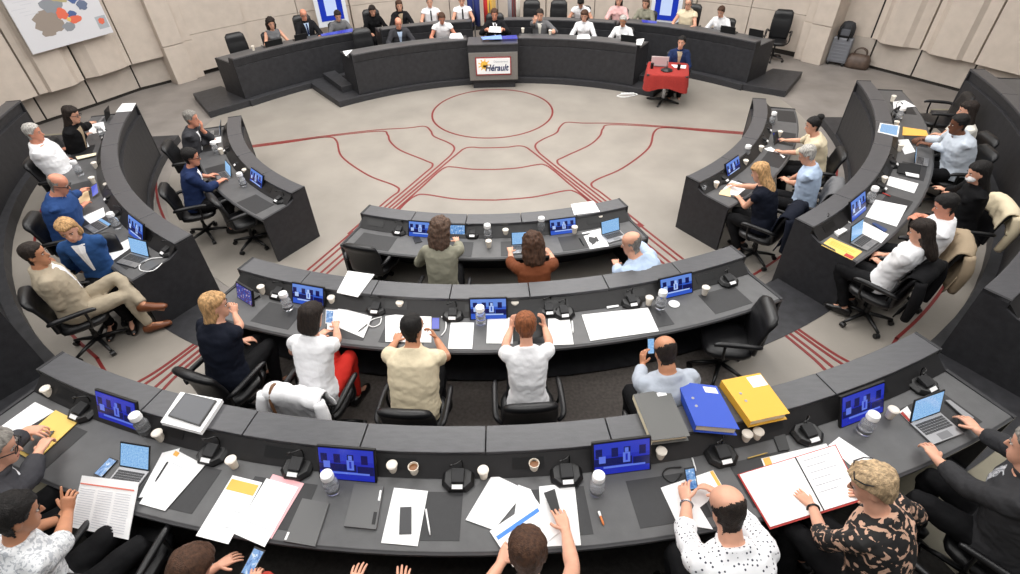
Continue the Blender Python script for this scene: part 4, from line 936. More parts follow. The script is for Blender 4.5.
drape('r2b', MATS['white'], 'draped_jacket', 'white jacket with a brown strap hung over the chair of the dark-bobbed woman', 'jacket', band=mat('brown_strap', (120, 84, 56), .6))
drape('rr1b', MATS['midgrey'], 'draped_jacket', 'grey jacket hung over the chair of the grey-haired man in light blue', 'jacket', drop=.42)
drape('rr1c', MATS['navy'], 'draped_jacket', 'navy jacket hung over the chair of the blonde woman in navy', 'jacket', drop=.45)
drape('rr2d', MATS['tan'], 'draped_jacket', 'tan jacket hung over the chair of the man in the white polo', 'jacket', drop=.45)
drape('rr2c', MATS['cream'], 'draped_jacket', 'cream jacket hung over the chair of the woman in the face mask', 'jacket', drop=.2)
drape('rr2e', MATS['black'], 'draped_jacket', 'black jacket hung over the chair of the woman in the white blouse', 'jacket', drop=.45)
# ------------------------------------------------------------------ things on the desks
M_PAP = mat('white_paper', (240, 240, 240), .8); M_PAPY = mat('yellow_card', (226, 192, 104), .7); M_PAPO = mat('orange_print', (236, 178, 84), .7); M_PAPP = mat('pink_paper', (240, 178, 182), .8)
M_PAPB = mat('blue_print', (70, 130, 220), .7); M_INK = mat('grey_print', (206, 207, 212), .8); M_BUFF = mat('buff_paper', (228, 200, 158), .8); M_REDC = mat('red_folder', (176, 50, 44), .6); M_CREAMP = mat('cream_paper', (238, 226, 196), .8)
M_GREYT = mat('grey_tablet_cover', (92, 92, 92), .5); M_CUP = mat('cup_card', (232, 222, 206), .7); M_LID = mat('white_plastic', (240, 240, 240), .45); M_CLID = mat('cup_lid', (228, 220, 208), .5); M_COF = mat('coffee', (130, 84, 44), .3)
M_GLASS = mat('clear_plastic', (250, 252, 255), .06, 0, .6, **{'Transmission Weight': .82, 'IOR': 1.3}); M_ALU = mat('aluminium', (150, 150, 152), .35, .8); M_KEY = mat('laptop_keys', (64, 64, 66), .5)
def screen_mat(name, base, hi, lo, strength, scale=(9, 9, 1)):
    if name in MATS: return MATS[name]
    m = mat(name, (6, 6, 8), .2); nt = m.node_tree; b = nt.nodes['Principled BSDF']; tc = nt.nodes.new('ShaderNodeTexCoord')
    mp = nt.nodes.new('ShaderNodeMapping'); mp.inputs['Scale'].default_value = scale; nt.links.new(tc.outputs['Object'], mp.inputs[0])
    n = nt.nodes.new('ShaderNodeTexNoise'); n.inputs['Scale'].default_value = 1.6; n.inputs['Detail'].default_value = 3; nt.links.new(mp.outputs[0], n.inputs[0])
    r = nt.nodes.new('ShaderNodeValToRGB'); e = r.color_ramp.elements; e[0].position = .36; e[0].color = srgb(lo); e[1].position = .48; e[1].color = srgb(base)
    x = e.new(.58); x.color = srgb(base); x = e.new(.66); x.color = srgb(hi)
    nt.links.new(n.outputs['Fac'], r.inputs[0]); nt.links.new(r.outputs[0], b.inputs['Emission Color']); b.inputs['Emission Strength'].default_value = strength
    return m
M_SCR = screen_mat('monitor_image', (36, 52, 196), (126, 160, 240), (14, 18, 80), 1.0, (14, 14, 14)); M_DOC = screen_mat('document_screen', (150, 196, 240), (176, 214, 248), (120, 170, 230), .95, (60, 60, 60)); M_BLUE = emis('blue_screen', (44, 66, 206), .95); M_APP = screen_mat('app_screen', (120, 170, 226), (220, 236, 250), (70, 120, 190), .9, (26, 26, 26))
ITEMS = []
def reg(o, px, text, cat, group=None, fixed=False, near=None):
    ITEMS.append(dict(o=o, px=px, text=text, cat=cat, group=group, fixed=fixed, near=near)); return o
def qpts(z, q, lv):
    """four pixel corners lying on a surface at height lv (one height, or one per corner)"""
    L = lv if isinstance(lv, (list, tuple)) else [lv] * len(q)
    return [at(*z(*p), l) for p, l in zip(q, L)]
def slab(name, P, th, m, parent=None, origin=None, sub=1, wav=0):
    """sheet or plate on four corners, th thick upwards"""
    a, b_, c, d = P; n = (b_ - a).cross(d - a).normalized()
    if n.z < 0: n = -n
    org = origin if origin is not None else (a + b_ + c + d) / 4
    mb = MB(); k = sub; G = []
    for lay in (0, 1):
        for i in range(k + 1):
            for j in range(k + 1):
                u, v = i / k, j / k; p = (a * (1 - u) + b_ * u) * (1 - v) + (d * (1 - u) + c * u) * v
                w = abs(NZ.noise(V((p.x * 7, p.y * 7, a.z)))) * wav
                G.append(p + n * (th * lay + w) - org)
    N = (k + 1) * (k + 1); ix = lambda i, j, l: l * N + i * (k + 1) + j; F = []
    flip = ((b_ - a).cross(d - a)).z < 0
    for i in range(k):
        for j in range(k): F += [(ix(i, j, 1), ix(i + 1, j, 1), ix(i + 1, j + 1, 1), ix(i, j + 1, 1)), (ix(i, j + 1, 0), ix(i + 1, j + 1, 0), ix(i + 1, j, 0), ix(i, j, 0))]
    for i in range(k): F += [(ix(i, 0, 0), ix(i + 1, 0, 0), ix(i + 1, 0, 1), ix(i, 0, 1)), (ix(i, k, 1), ix(i + 1, k, 1), ix(i + 1, k, 0), ix(i, k, 0)), (ix(0, i, 1), ix(0, i + 1, 1), ix(0, i + 1, 0), ix(0, i, 0)), (ix(k, i, 0), ix(k, i + 1, 0), ix(k, i + 1, 1), ix(k, i, 1))]
    if flip: F = [tuple(reversed(f)) for f in F]
    mb.add(G, F); o = mb.build(name, m, parent, None if parent else org, local=True)
    return o, org, n
def bil(P, u, v): a, b_, c, d = P; return (a * (1 - u) + b_ * u) * (1 - v) + (d * (1 - u) + c * u) * v
def sub(P, u0, v0, u1, v1, lift): return [bil(P, u, v) + V((0, 0, lift)) for u, v in ((u0, v0), (u1, v0), (u1, v1), (u0, v1))]
def paper(z, q, lv, text, m=None, th=.003, prints=(), cat='paper', name='paper_sheet', group=None, near=None):
    """prints = [(u0,v0,u1,v1,material,name)] printed areas, u along the first edge"""
    P = qpts(z, q, lv + .003); o, org, n = slab(name, P, th, m or M_PAP, sub=4, wav=.003)
    for k, (u0, v0, u1, v1, pm, nm) in enumerate(prints): slab(nm, sub(P, u0, v0, u1, v1, .0035), th, pm, o, org)
    cx = sum(p[0] for p in q) / 4; cy = sum(p[1] for p in q) / 4
    return reg(o, z(cx, cy), text, cat, group, near=near)
def lines(n=7, m=None, u0=.12, u1=.86, v0=.22, v1=.9):
    return [(u0, v0 + (v1 - v0) * i / n, u1 - (.2 if i % 3 == 2 else 0), v0 + (v1 - v0) * i / n + .012, m or M_INK, 'text_line') for i in range(n)]
def loc2(px, lv): p = at(px[0], px[1], lv); return p, atan2(p.x, -p.y)       # angle so that local -y points outwards to the sitter
def cup(z, x, y, lv, kind='lid', text='white paper cup'):
    p, a = loc2(z(x, y), lv + .045); p.z = lv + .003; b = MB()
    b.lathe([(.026, 0), (.036, .085), (.0385, .087), (.0385, .092), (.034, .092), (.033, .082)] + ([] if kind == 'lid' else [(.031, .065)]), 20)
    o = b.build('paper_cup', M_CUP, None, p, local=True, smooth=False)
    c = MB()
    if kind == 'lid': c.lathe([(.0405, .086), (.0405, .094), (.035, .097), (.034, .1), (.0, .1)], 20); c.build('lid', M_CLID, o)
    else: c.lathe([(.0325, .07), (.0325, .072)], 18); c.build('coffee', M_COF, o)
    return reg(o, z(x, y), text if kind == 'lid' else 'open paper cup of coffee', 'cup')
def bottle(z, x, y, lv, text='white-capped water carafe'):
    p, a = loc2(z(x, y), lv + .1); p.z = lv + .003; b = MB()
    b.lathe([(.044, 0), (.05, .01), (.05, .075), (.046, .085), (.05, .095), (.05, .125), (.03, .165), (.024, .18), (.024, .2)], 22)
    o = b.build('water_carafe', M_GLASS, None, p, local=True, smooth=True)
    c = MB(); c.lathe([(.043, .178), (.045, .19), (.042, .222), (.036, .226)], 20); c.build('cap', M_LID, o)
    c = MB(); c.lathe([(.0512, .03), (.0512, .06)], 22, cap=False); c.build('carafe_band', M_ALU, o, smooth=True)
    return reg(o, z(x, y), text, 'bottle')
def mic(z, x, y, lv, da=0, sc=1.0):
    p, a = loc2(z(x, y), lv + .02); p.z = lv + .003
    root = empty('microphone_unit', p, a + R(da)); w, d = .115 * sc, .095 * sc
    oc = [(-w, -d * .45), (-w * .55, -d), (w * .55, -d), (w, -d * .45), (w, d * .5), (w * .55, d), (-w * .55, d), (-w, d * .5)]
    b = MB(); b.rings([[(q[0], q[1], 0) for q in oc], [(q[0], q[1], .02) for q in oc], [(q[0] * .8, q[1] * .82, .045) for q in oc]]); b.build('base', M_BLACK, root, bevel=.003)
    b = MB(); b.box((0, .0, .06), (.09 * sc, .1 * sc, .035), 0, rx(.25)); b.build('speaker_block', mat('dark_grille', (26, 26, 28), .6), root, bevel=.006)
    b = MB(); b.box((0, -d * .78, .043), (.075 * sc, .03, .006), 0, rx(.5)); b.build('name_label', M_LID, root)
    b = MB(); b.tube([(.03, .06, .05), (.03, .075, .1), (.025, .07, .14), (.0, .04, .155), (-.03, .03, .15)], .005, 8, sub=3); b.tube([(-.03, .03, .15), (-.055, .025, .145)], .009, 8); b.build('microphone_arm', M_BLACK, root, smooth=True)
    return reg(root, z(x, y), 'black desk microphone', 'microphone')
def monitor(z, x, y, lv, w=.40, hgt=.25, da=0, tilt=24, sm=None, text='desk monitor showing a blue video picture', name='desk_monitor'):
    """x, y = pixel of the middle of the lower edge"""
    p, a = loc2(z(x, y), lv + .015); p.z = lv + .003; root = empty(name, p, a + R(da)); rot = rx(-R(tilt))
    b = MB(); b.box(rot @ V((0, .012, hgt / 2 + .006)), (w + .03, .024, hgt + .03), 0, rot); b.build('housing', M_BLACK, root, bevel=.004)
    b = MB(); b.box((0, 0, 0), (w, .004, hgt))
    if sm is None:                     # the broadcast picture: people behind a desk
        deep = lv == T3; rnd = random.Random(int(p.x * 100)); L_ = .0035
        def q(x0, z0, x1, z1, mi, k=1): b.box(((x0 + x1) / 2 * w, -.002 - .0004 * k, (z0 + z1) / 2 * hgt), ((x1 - x0) * w, .002, (z1 - z0) * hgt), mi)
        q(-.5, .12, .5, .5, 1, 1)
        for k in range(4): x = -.46 + k * .25 + rnd.uniform(-.03, .03); q(x, .05, x + .12, .34, 3, 2)
        q(-.5, -.22, .18, .02, 3, 3); q(.2, -.3, .5, -.02, 3, 3); q(-.34, -.3, .42, -.24, 2, 4)
        x = rnd.uniform(-.12, .05); q(x, -.16, x + .13, .16, 2, 5); q(x + .035, .17, x + .1, .31, 2, 5); q(x + .045, -.1, x + .085, .12, 0, 6); q(-.42, -.12, -.3, .1, 2, 5)
        sm = [emis('picture_deep' if deep else 'picture_blue', (34, 46, 178) if deep else (52, 92, 204), .9), emis('picture_mid_deep' if deep else 'picture_mid', (44, 60, 190) if deep else (104, 144, 228), .9), emis('picture_light_deep' if deep else 'picture_light', (96, 120, 224) if deep else (176, 200, 246), .95), emis('picture_dark', (18, 24, 92), .8)]
    s = b.build('screen', sm, root, loc=rot @ V((0, -.002, hgt / 2 + .006)), local=True); s.rotation_euler = (-R(tilt), 0, 0)
    b = MB(); b.box((0, .09, .012), (w * .5, .11, .02)); b.tube([(0, .1, .02), (0, .07, hgt * .4)], .02, 8); b.build('stand', M_BLACK, root)
    return reg(root, z(x, y), text, 'monitor')
def laptop(z, x, y, lv, w=.3, d=.2, hgt=.2, da=0, tilt=18, sm=None, text='open laptop', keys=True, cm=None, name='laptop'):
    """x, y = pixel of the middle of the hinge"""
    p, a = loc2(z(x, y), lv + .012); p.z = lv + .003; root = empty(name, p, a + R(da))
    b = MB(); b.box((0, -d / 2, .008), (w, d, .014)); b.build('base', cm or M_ALU, root, bevel=.003)
    if keys:
        b = MB()
        for r in range(5):
            for c in range(12): b.box((-w * .44 + w * .88 * (c + .5) / 12, -d * .12 - d * .5 * (r + .5) / 5, .0165), (w * .88 / 12 * .82, d * .5 / 5 * .8, .003))
        k = b.build('keyboard', M_KEY, root)
        b = MB(); b.box((0, -d * .82, .0155), (w * .36, d * .26, .001)); b.build('touchpad', mat('touchpad_grey', (112, 112, 114), .4), root)
    rot = rx(-R(tilt)); b = MB(); b.box(rot @ V((0, .005, hgt / 2)) + V((0, 0, .014)), (w, .01, hgt), 0, rot); lid = b.build('lid', M_BLACK, root, bevel=.003)
    b = MB(); b.box((0, 0, 0), (w * .92, .002, hgt * .88)); s = b.build('screen', sm or M_DOC, lid, loc=rot @ V((0, -.0012, hgt / 2)) + V((0, 0, .014)), local=True); s.rotation_euler = (-R(tilt), 0, 0)
    return reg(root, z(x, y), text, 'laptop')
def plate(z, q, lv, text, m, th=.01, sm=None, cat='tablet', name='tablet', inset=.07, near=None, extra=None):
    P = qpts(z, q, [l + .004 for l in lv] if isinstance(lv, (list, tuple)) else lv + .004); o, org, n = slab(name, P, th, m)
    if sm:
        S = [bil(P, u, v) + n * (th * .98) for u, v in ((inset, inset), (1 - inset, inset), (1 - inset, 1 - inset), (inset, 1 - inset))]; slab('screen', S, .0012, sm, o, org)
    if extra:
        for u0, v0, u1, v1, pm, nm in extra:
            S = [bil(P, u, v) + n * th * .98 for u, v in ((u0, v0), (u1, v0), (u1, v1), (u0, v1))]; slab(nm, S, .002, pm, o, org)
    return reg(o, z(sum(p[0] for p in q) / 4, sum(p[1] for p in q) / 4), text, cat, near=near)
def stick(z, p, q, lv, r, m, text, name, cat, capm=None):
    a = at(*z(*p), lv + r + .004); b_ = at(*z(*q), lv + r + .004); c = (a + b_) / 2; mb = MB(); mb.tube([a - c, a + (b_ - a) * .8 - c, b_ - c], [r, r, r * .5], 8); o = mb.build(name, m, None, c, local=True, smooth=True)
    if capm: mb = MB(); mb.tube([a - c, a + (b_ - a) * .35 - c], r * 1.12, 8); mb.build('cap', capm, o)
    return reg(o, z((p[0] + q[0]) / 2, (p[1] + q[1]) / 2), text, cat)
def cable(z, pts, lv, m, text, r=.0055, near=None):
    P = [at(*z(*p), lv + r + .003) for p in pts]; c = P[0]; mb = MB(); mb.tube([p - c for p in P], r, 6, sub=4)
    return reg(mb.build('cable', m, None, c, local=True, smooth=True), z(*pts[0]), text, 'cable', near=near)
PHB = M_BLACK
X3, X2, X1 = T3, T2, T1
# ---------------- nearest desk
for x, z, y in ((500, zA, 318), (712, zC, 172), (180, zF, 518), (352, zI, 548)): monitor(z, x, y, X3)
for z, x, y in ((zA, 355, 262), (zA, 905, 440), (zC, 500, 120), (zE, 333, 170), (zE, 792, 150), (zF, 600, 445), (zF, 965, 355), (zI, 608, 402)): mic(z, x, y, X3)
for z, x, y in ((zA, 205, 180), (zA, 678, 368), (zA, 990, 482), (zC, 905, 125), (zE, 440, 148), (zF, 342, 445), (zF, 705, 372), (zF, 752, 362), (zI, 472, 525)): cup(z, x, y, X3)
cup(zC, 995, 132, X3, 'coffee'); cup(zE, 655, 118, X3, 'coffee')
for z, x, y in ((zA, 602, 318), (zC, 640, 190), (zE, 924, 195), (zI, 372, 572)): bottle(z, x, y, X3)
laptop(zB, 572, 128, X3, w=.25, d=.19, hgt=.19, da=6, tilt=36, sm=M_DOC, text='small open laptop with a pale blue screen')
plate(zB, [(470, 78), (502, 92), (432, 168), (398, 152)], X3, 'smartphone with a lit screen', PHB, .008, M_APP, 'phone', 'smartphone', .06)
paper(zA, [(0, 330), (150, 222), (232, 262), (70, 360)], X3, 'white sheets under the yellow folder', th=.004)
paper(zA, [(238, 257), (335, 305), (148, 478), (48, 422)], X3 + .004, 'yellow folder under a grey tablet', M_PAPY, .006, cat='folder', name='folder')
plate(zA, [(128, 362), (232, 345), (150, 455), (72, 420)], X3 + .012, 'grey tablet lying on the yellow folder', M_GREYT, .01)
paper(zB, [(690, 60), (765, 40), (700, 235), (590, 250)], X3, 'white sheets half under the laptop', th=.003)
paper(zB, [(748, 46), (872, 112), (702, 306), (592, 275)], X3 + .004, 'white printed pages with an orange corner mark', prints=lines(5) + [(.02, .02, .16, .1, M_PAPO, 'corner_mark')])
stick(zB, (712, 98), (660, 180), X3 + .008, .006, M_BLACK, 'black pen lying on the printed pages', 'pen', 'pen')
np_ = [(352, 155), (592, 184), (548, 428), (300, 372)]
paper(zB, np_, 0, 'newspaper', M_PAP) if False else None
P_ = qpts(zB, np_, [T3 + .10, T3 + .10, T3 - .07, T3 - .07]); o, org, n = slab('newspaper', P_, .006, M_PAP, sub=5, wav=.01)
slab('headline_rule', [bil(P_, u, v) + n * .0125 for u, v in ((.02, .14), (.96, .14), (.96, .165), (.02, .165))], .002, mat('headline_red', (220, 120, 104), .8), o, org)
for k in range(16):
    for c in range(3): slab('text_line', [bil(P_, u, v) + n * .0125 for u, v in ((.04 + c * .31, .24 + k * .045), (.04 + c * .31 + .26, .24 + k * .045), (.04 + c * .31 + .26, .252 + k * .045), (.04 + c * .31, .252 + k * .045))], .0015, M_INK, o, org)
reg(o, zB(450, 290), 'open newspaper with a red rule held by the newspaper reader', 'newspaper', fixed=True)
paper(zC, [(224, 155), (350, 186), (206, 448), (68, 412)], X3, 'white page with an orange printed heading', prints=[(.05, .06, .95, .24, M_PAPO, 'orange_heading')] + lines(4, v0=.4))
paper(zC, [(395, 150), (528, 190), (390, 424), (258, 385)], X3, 'pink page under a white one', M_PAPP)
paper(zC, [(368, 168), (504, 206), (360, 460), (228, 402)], X3 + .005, 'white page covering a pink one', prints=lines(4, v0=.3))
plate(zC, [(522, 255), (636, 276), (576, 460), (440, 436)], X3, 'grey tablet in a cover with a white stylus', M_GREYT, .012, extra=[(.02, .8, .09, .97, M_LID, 'stylus')])
plate(zC, [(742, 194), (866, 206), (834, 388), (698, 374)], X3, 'grey tablet cover with a clip', M_GREYT, .014, extra=[(.9, .1, .97, .35, M_LID, 'stylus'), (.84, .62, .95, .9, M_BLACK, 'clip')])
paper(zE, [(60, 208), (204, 222), (160, 456), (5, 442)], X3, 'blank white sheet carrying a phone')
plate(zE, [(86, 292), (134, 290), (134, 404), (82, 406)], X3 + .004, 'dark smartphone lying on a white sheet', mat('phone_grey', (60, 60, 62), .35), .008, None, 'phone', 'smartphone')
stick(zE, (195, 298), (213, 408), X3, .006, M_LID, 'white pen', 'pen', 'pen')
paper(zE, [(480, 150), (622, 218), (484, 388), (364, 345)], X3, 'white sheets fanned out, blank side up', th=.006)
paper(zE, [(588, 195), (640, 215), (700, 330), (560, 420)], X3 + .004, 'white page between two others')
paper(zE, [(466, 392), (664, 258), (760, 400), (566, 545)], X3 + .009, 'white page with a line of blue print', prints=[(.04, .2, .93, .3, M_PAPB, 'blue_print_line'), (.05, .03, .8, .045, M_INK, 'text_line')])
paper(zE, [(676, 203), (826, 186), (854, 452), (690, 458)], X3 + .001, 'white page under the phone')
plate(zE, [(696, 231), (743, 214), (764, 300), (738, 330)], X3 + .045, 'black smartphone in the hand of the man in a white T-shirt', PHB, .009, None, 'phone', 'smartphone')
stick(zE, (930, 308), (951, 366), X3, .008, mat('orange_plastic', (214, 122, 60), .5), 'small orange lighter', 'lighter', 'lighter', M_LID)
plate(zG, [(356, 124), (400, 116), (416, 216), (371, 224)], [X3 + .13, X3 + .13, X3 + .06, X3 + .06], 'smartphone with a lit screen in the hands of the man in the dotted shirt', PHB, .009, M_APP, 'phone', 'smartphone', .08)
paper(zG, [(258, 208), (480, 134), (526, 212), (330, 365)], X3, 'white pages with an orange edge under the phone', prints=[(.93, .02, .99, .95, M_PAPO, 'orange_edge')])
paper(zG, [(330, 225), (380, 220), (480, 385), (335, 362)], X3 + .005, 'second white page beside the phone')
cable(zG, [(345, 120), (285, 125), (268, 155), (310, 185), (345, 150)], X3, M_BLACK, 'black cable loop')
stick(zG, (392, 80), (408, 135), X3, .006, M_LID, 'white stylus', 'pen', 'pen')
stick(zG, (628, 82), (712, 58), X3, .005, mat('gold_pencil', (190, 160, 90), .5), 'thin gold pencil', 'pencil', 'pencil')
plate(zF, [(818, 362), (868, 352), (890, 425), (845, 432)], X3, 'black smartphone beside the two cups', PHB, .009, None, 'phone', 'smartphone')
paper(zG, [(684, 84), (960, 20), (985, 60), (702, 128)], X3, 'orange edged pages above the red folder', prints=[(.02, .05, .12, .95, M_PAPO, 'orange_edge')])
P_ = qpts(zG, [(584, 152), (1000, 25), (1120, 262), (722, 386)], X3 + .009); o, org, n = slab('open_folder', P_, .006, M_REDC)
for u0, u1 in ((.012, .565), (.575, .985)):
    Q_ = [bil(P_, u, v) + V((0, 0, .006)) for u, v in ((u0, .02), (u1, .02), (u1, .97), (u0, .97))]; s, *_ = slab('page', Q_, .006, M_PAP, o, org)
    if u0 > .5:
        for k in range(6): slab('text_line', [bil(Q_, u, v) + n * .006 for u, v in ((.1, .1 + k * .12), (.8 - .2 * (k % 2), .1 + k * .12), (.8 - .2 * (k % 2), .112 + k * .12), (.1, .112 + k * .12))], .0012, mat('dark_print', (150, 150, 156), .8), o, org)
slab('gutter', [bil(P_, u, v) + V((0, 0, .012)) for u, v in ((.563, .02), (.577, .02), (.577, .97), (.563, .97))], .002, M_BLACK, o, org)
reg(o, zG(830, 220), 'large open red folder with white pages read by the woman in the floral top', 'folder', fixed=True)
paper(zH, [(205, 28), (250, -8), (400, 92), (330, 140)], X3, 'white pages right of the red folder')
laptop((lambda x, y: (x, y)), 925, 418, X3, w=.3, d=.2, hgt=.21, da=-4, sm=M_DOC, text='tablet laptop with a pale blue screen')
plate(zI, [(700, 470), (720, 470), (822, 545), (800, 560)], X3 + .01, 'silver smartphone under the right hand', M_ALU, .009, None, 'phone', 'smartphone')
plate(zI, [(505, 520), (540, 495), (580, 560), (560, 574)], X3, 'folded white leaflet with a red edge', M_PAP, .004, None, 'leaflet', 'leaflet', extra=[(.0, .1, .3, .95, M_REDC, 'red_edge')])
plate(zC, [(320, 456), (366, 474), (302, 592), (256, 576)], [T3 - .05, T3 - .05, T3 - .1, T3 - .1], 'smartphone with a pale blue screen held by the woman with a lowered phone', PHB, .009, M_APP, 'phone', 'smartphone', .07)
# ring binders and the stack on the ledge
X3L = L2 + HP
def binder(z, q, dz, m, label, edge, labelpos):
    P = qpts(z, q, X3L + dz + .004); org = sum(P, V((0, 0, 0))) / 4; org.z = X3L; root = empty('ring_binder', org)
    D = V((0, 0, -dz)); n = V((0, 0, 1)); b4 = [p + D for p in P]
    def pl(nm, c4, th, m_): slab(nm, c4, th, m_, root, org)
    pl('top_cover', P, .004, m); pl('bottom_cover', b4, .004, m)
    # spine along the edge a-d or b-c
    a, bq, c, d = P; e0, e1 = ((a, d) if edge == 'ad' else (bq, c)); mb = MB(); inn = ((bq + c) / 2 - (a + d) / 2).normalized() * (.006 if edge == 'ad' else -.006)
    mb.add([e0 - org, e1 - org, e1 + D - org, e0 + D - org, e0 + inn - org, e1 + inn - org, e1 + D + inn - org, e0 + D + inn - org], [(0, 1, 2, 3), (7, 6, 5, 4), (0, 4, 5, 1), (1, 5, 6, 2), (2, 6, 7, 3), (3, 7, 4, 0)]); mb.build('spine', M_CREAMP if labelpos[3] < .1 else m, root)
    I = [bil(P, u, v) + V((0, 0, -dz + .006)) for u, v in ((.05, .04), (.95, .04), (.95, .96), (.05, .96))]; pl('papers', I, dz * .72, M_CREAMP)
    u, v, du, dv = labelpos; pl('label', [bil(P, *t) + V((0, 0, .0045)) for t in ((u, v), (u + du, v), (u + du, v + dv), (u, v + dv))], .001, M_LID)
    for vv in ((.38, .56) if labelpos[3] > .1 else ()):
        mb = MB(); p = bil(P, .22 if edge == 'ad' else .3, vv) + V((0, 0, .005)) - org; mb.lathe([(.011, 0), (.011, .002)], 12, c=p); mb.build('finger_ring', M_ALU, root)
    root.empty_display_size = .1; tag(root, label, 'binder', 'ring binders on the nearest ledge'); return root
binder(zF, [(226, 190), (378, 166), (468, 366), (306, 386)], .055, mat('grey_binder', (92, 92, 90), .55), 'grey document box with a cream edge, leftmost of the three on the ledge', 'ad', (.62, .05, .25, .08))
binder(zF, [(412, 134), (580, 154), (678, 338), (492, 322)], .075, mat('blue_binder', (34, 72, 178), .5), 'blue ring binder in the middle of the three on the ledge', 'ad', (.62, .06, .32, .14))
binder(zF, [(600, 130), (765, 98), (892, 270), (725, 306)], .07, mat('yellow_binder', (222, 170, 56), .5), 'yellow ring binder, rightmost of the three on the ledge', 'ad', (.6, .05, .38, .26))
paper(zF, [(285, 182), (330, 155), (352, 168), (330, 190)], X3L, 'white sheet sticking out behind the grey box', near='r2e')
P_ = qpts(zA, [(775, 190), (952, 222), (860, 362), (690, 318)], X3L + .003)
o, org, n = slab('paper_stack', P_, .035, M_PAP, sub=3, wav=.004); reg(o, zA(820, 270), 'thick stack of white paper on the left of the nearest ledge', 'paper', fixed=True)
plate(zA, [(790, 186), (922, 218), (850, 326), (716, 282)], X3L + .04, 'black tablet', M_BLACK, .012, mat('tablet_glass', (58, 60, 66), .12), inset=.03); ITEMS[-1].update(text='dark tablet lying on the paper stack on the nearest ledge', fixed=True)
# ---------------- middle desk
monitor(zK, 580, 214, X2, .35, .205); monitor(zL, 505, 190, X2, .35, .205); monitor(zM, 420, 138, X2, .35, .205)
monitor(zK, 332, 200, X2, w=.25, hgt=.17, tilt=16, sm=screen_mat('tablet_image', (60, 80, 170), (226, 196, 190), (110, 50, 60), .8, (22, 22, 22)), text='tablet on a stand', da=-14, name='tablet_stand')
for z, x, y in ((zK, 468, 172), (zK, 850, 232), (zL, 365, 178), (zL, 740, 158), (zL, 800, 168), (zM, 240, 165), (zM, 620, 82)): mic(z, x, y, X2, sc=.92)
for z, x, y in ((zK, 400, 158), (zK, 675, 200), (zK, 943, 220), (zL, 608, 140), (zM, 310, 162), (zM, 530, 122)): cup(z, x, y, X2)
for z, x, y in ((zK, 495, 205), (zL, 473, 182), (zM, 358, 160)): bottle(z, x, y, X2)
paper(zK, [(700, 226), (832, 262), (798, 345), (690, 300)], X2, 'white sheets with a pen on them')
paper(zK, [(660, 240), (712, 232), (720, 300), (655, 320)], X2 + .002, 'white sheet under the phone of the woman with the dark bob')
stick(zK, (812, 292), (775, 322), X2 + .008, .006, M_BLACK, 'black pen on the white sheets', 'pen', 'pen')
cable(zK, [(870, 262), (835, 272), (815, 288), (835, 302), (862, 290), (868, 268)], X2, M_LID, 'white cable loop')
plate(zK, [(652, 234), (684, 236), (680, 290), (650, 288)], [X2 + .13, X2 + .13, X2 + .05, X2 + .05], 'white smartphone in the hand of the woman with the dark bob', M_LID, .008, M_APP, 'phone', 'smartphone')
paper(zL, [(100, 182), (280, 155), (280, 285), (100, 282)], X2, 'wide blank white sheet', th=.004)
paper(zL, [(356, 207), (448, 207), (440, 310), (345, 309)], X2, 'upright blank white sheet')
paper(zL, [(500, 186), (600, 188), (600, 290), (496, 288)], X2, 'white sheet left of the black tablet')
paper(zL, [(738, 192), (822, 188), (838, 292), (738, 296)], X2, 'white sheet right of the black tablet')
plate(zL, [(282, 187), (313, 187), (313, 236), (280, 236)], X2 + .002, 'smartphone with a blue screen', PHB, .008, M_BLUE, 'phone', 'smartphone')
cable(zL, [(305, 150), (318, 180), (336, 200), (335, 235), (318, 258)], X2, M_LID, 'white charging cable')
plate(zL, [(604, 152), (708, 144), (738, 258), (600, 282)], [T2 + .2, T2 + .2, T2 + .06, T2 + .06], 'black tablet held up by the woman holding up a tablet', M_BLACK, .01, None); ITEMS[-1].update(text='black tablet held upright over the middle desk with both hands', fixed=True)
stick(zL, (832, 200), (836, 245), X2, .008, M_LID, 'white pen', 'pen', 'pen')
paper(zM, [(46, 216), (306, 188), (348, 280), (80, 318)], X2, 'large blank double sheet', th=.004)
paper(zM, [(80, 166), (110, 164), (114, 186), (84, 188)], X2, 'small square white note')
paper(zM, [(130, 152), (176, 146), (192, 184), (146, 192)], X2, 'white notepad with a pen line', name='notepad', cat='notepad', th=.008)
b = MB(); b.lathe([(.0, .0), (.052, .0), (.056, .006), (.052, .008), (0, .008)], 22); p_ = at(*zM(408, 174), T2); p_.z = T2 + .003; reg(b.build('saucer_lid', M_LID, None, p_, local=True), zM(408, 174), 'round white lid lying flat', 'lid')
paper(zK, [(738, 84), (842, 98), (776, 186), (694, 168)], L1 + HP, 'loose white sheets on the ledge of the middle desk', th=.008, near='r1a')
ITEMS[-1].update(text='loose white sheets on the left of the middle desk ledge', fixed=True)
plate(zM, [(302, 305), (330, 303), (330, 370), (304, 371)], [T2 + .12, T2 + .12, T2, T2], 'smartphone with a white screen in the hand of the man in the grey-blue sweater', PHB, .009, M_DOC, 'phone', 'smartphone')
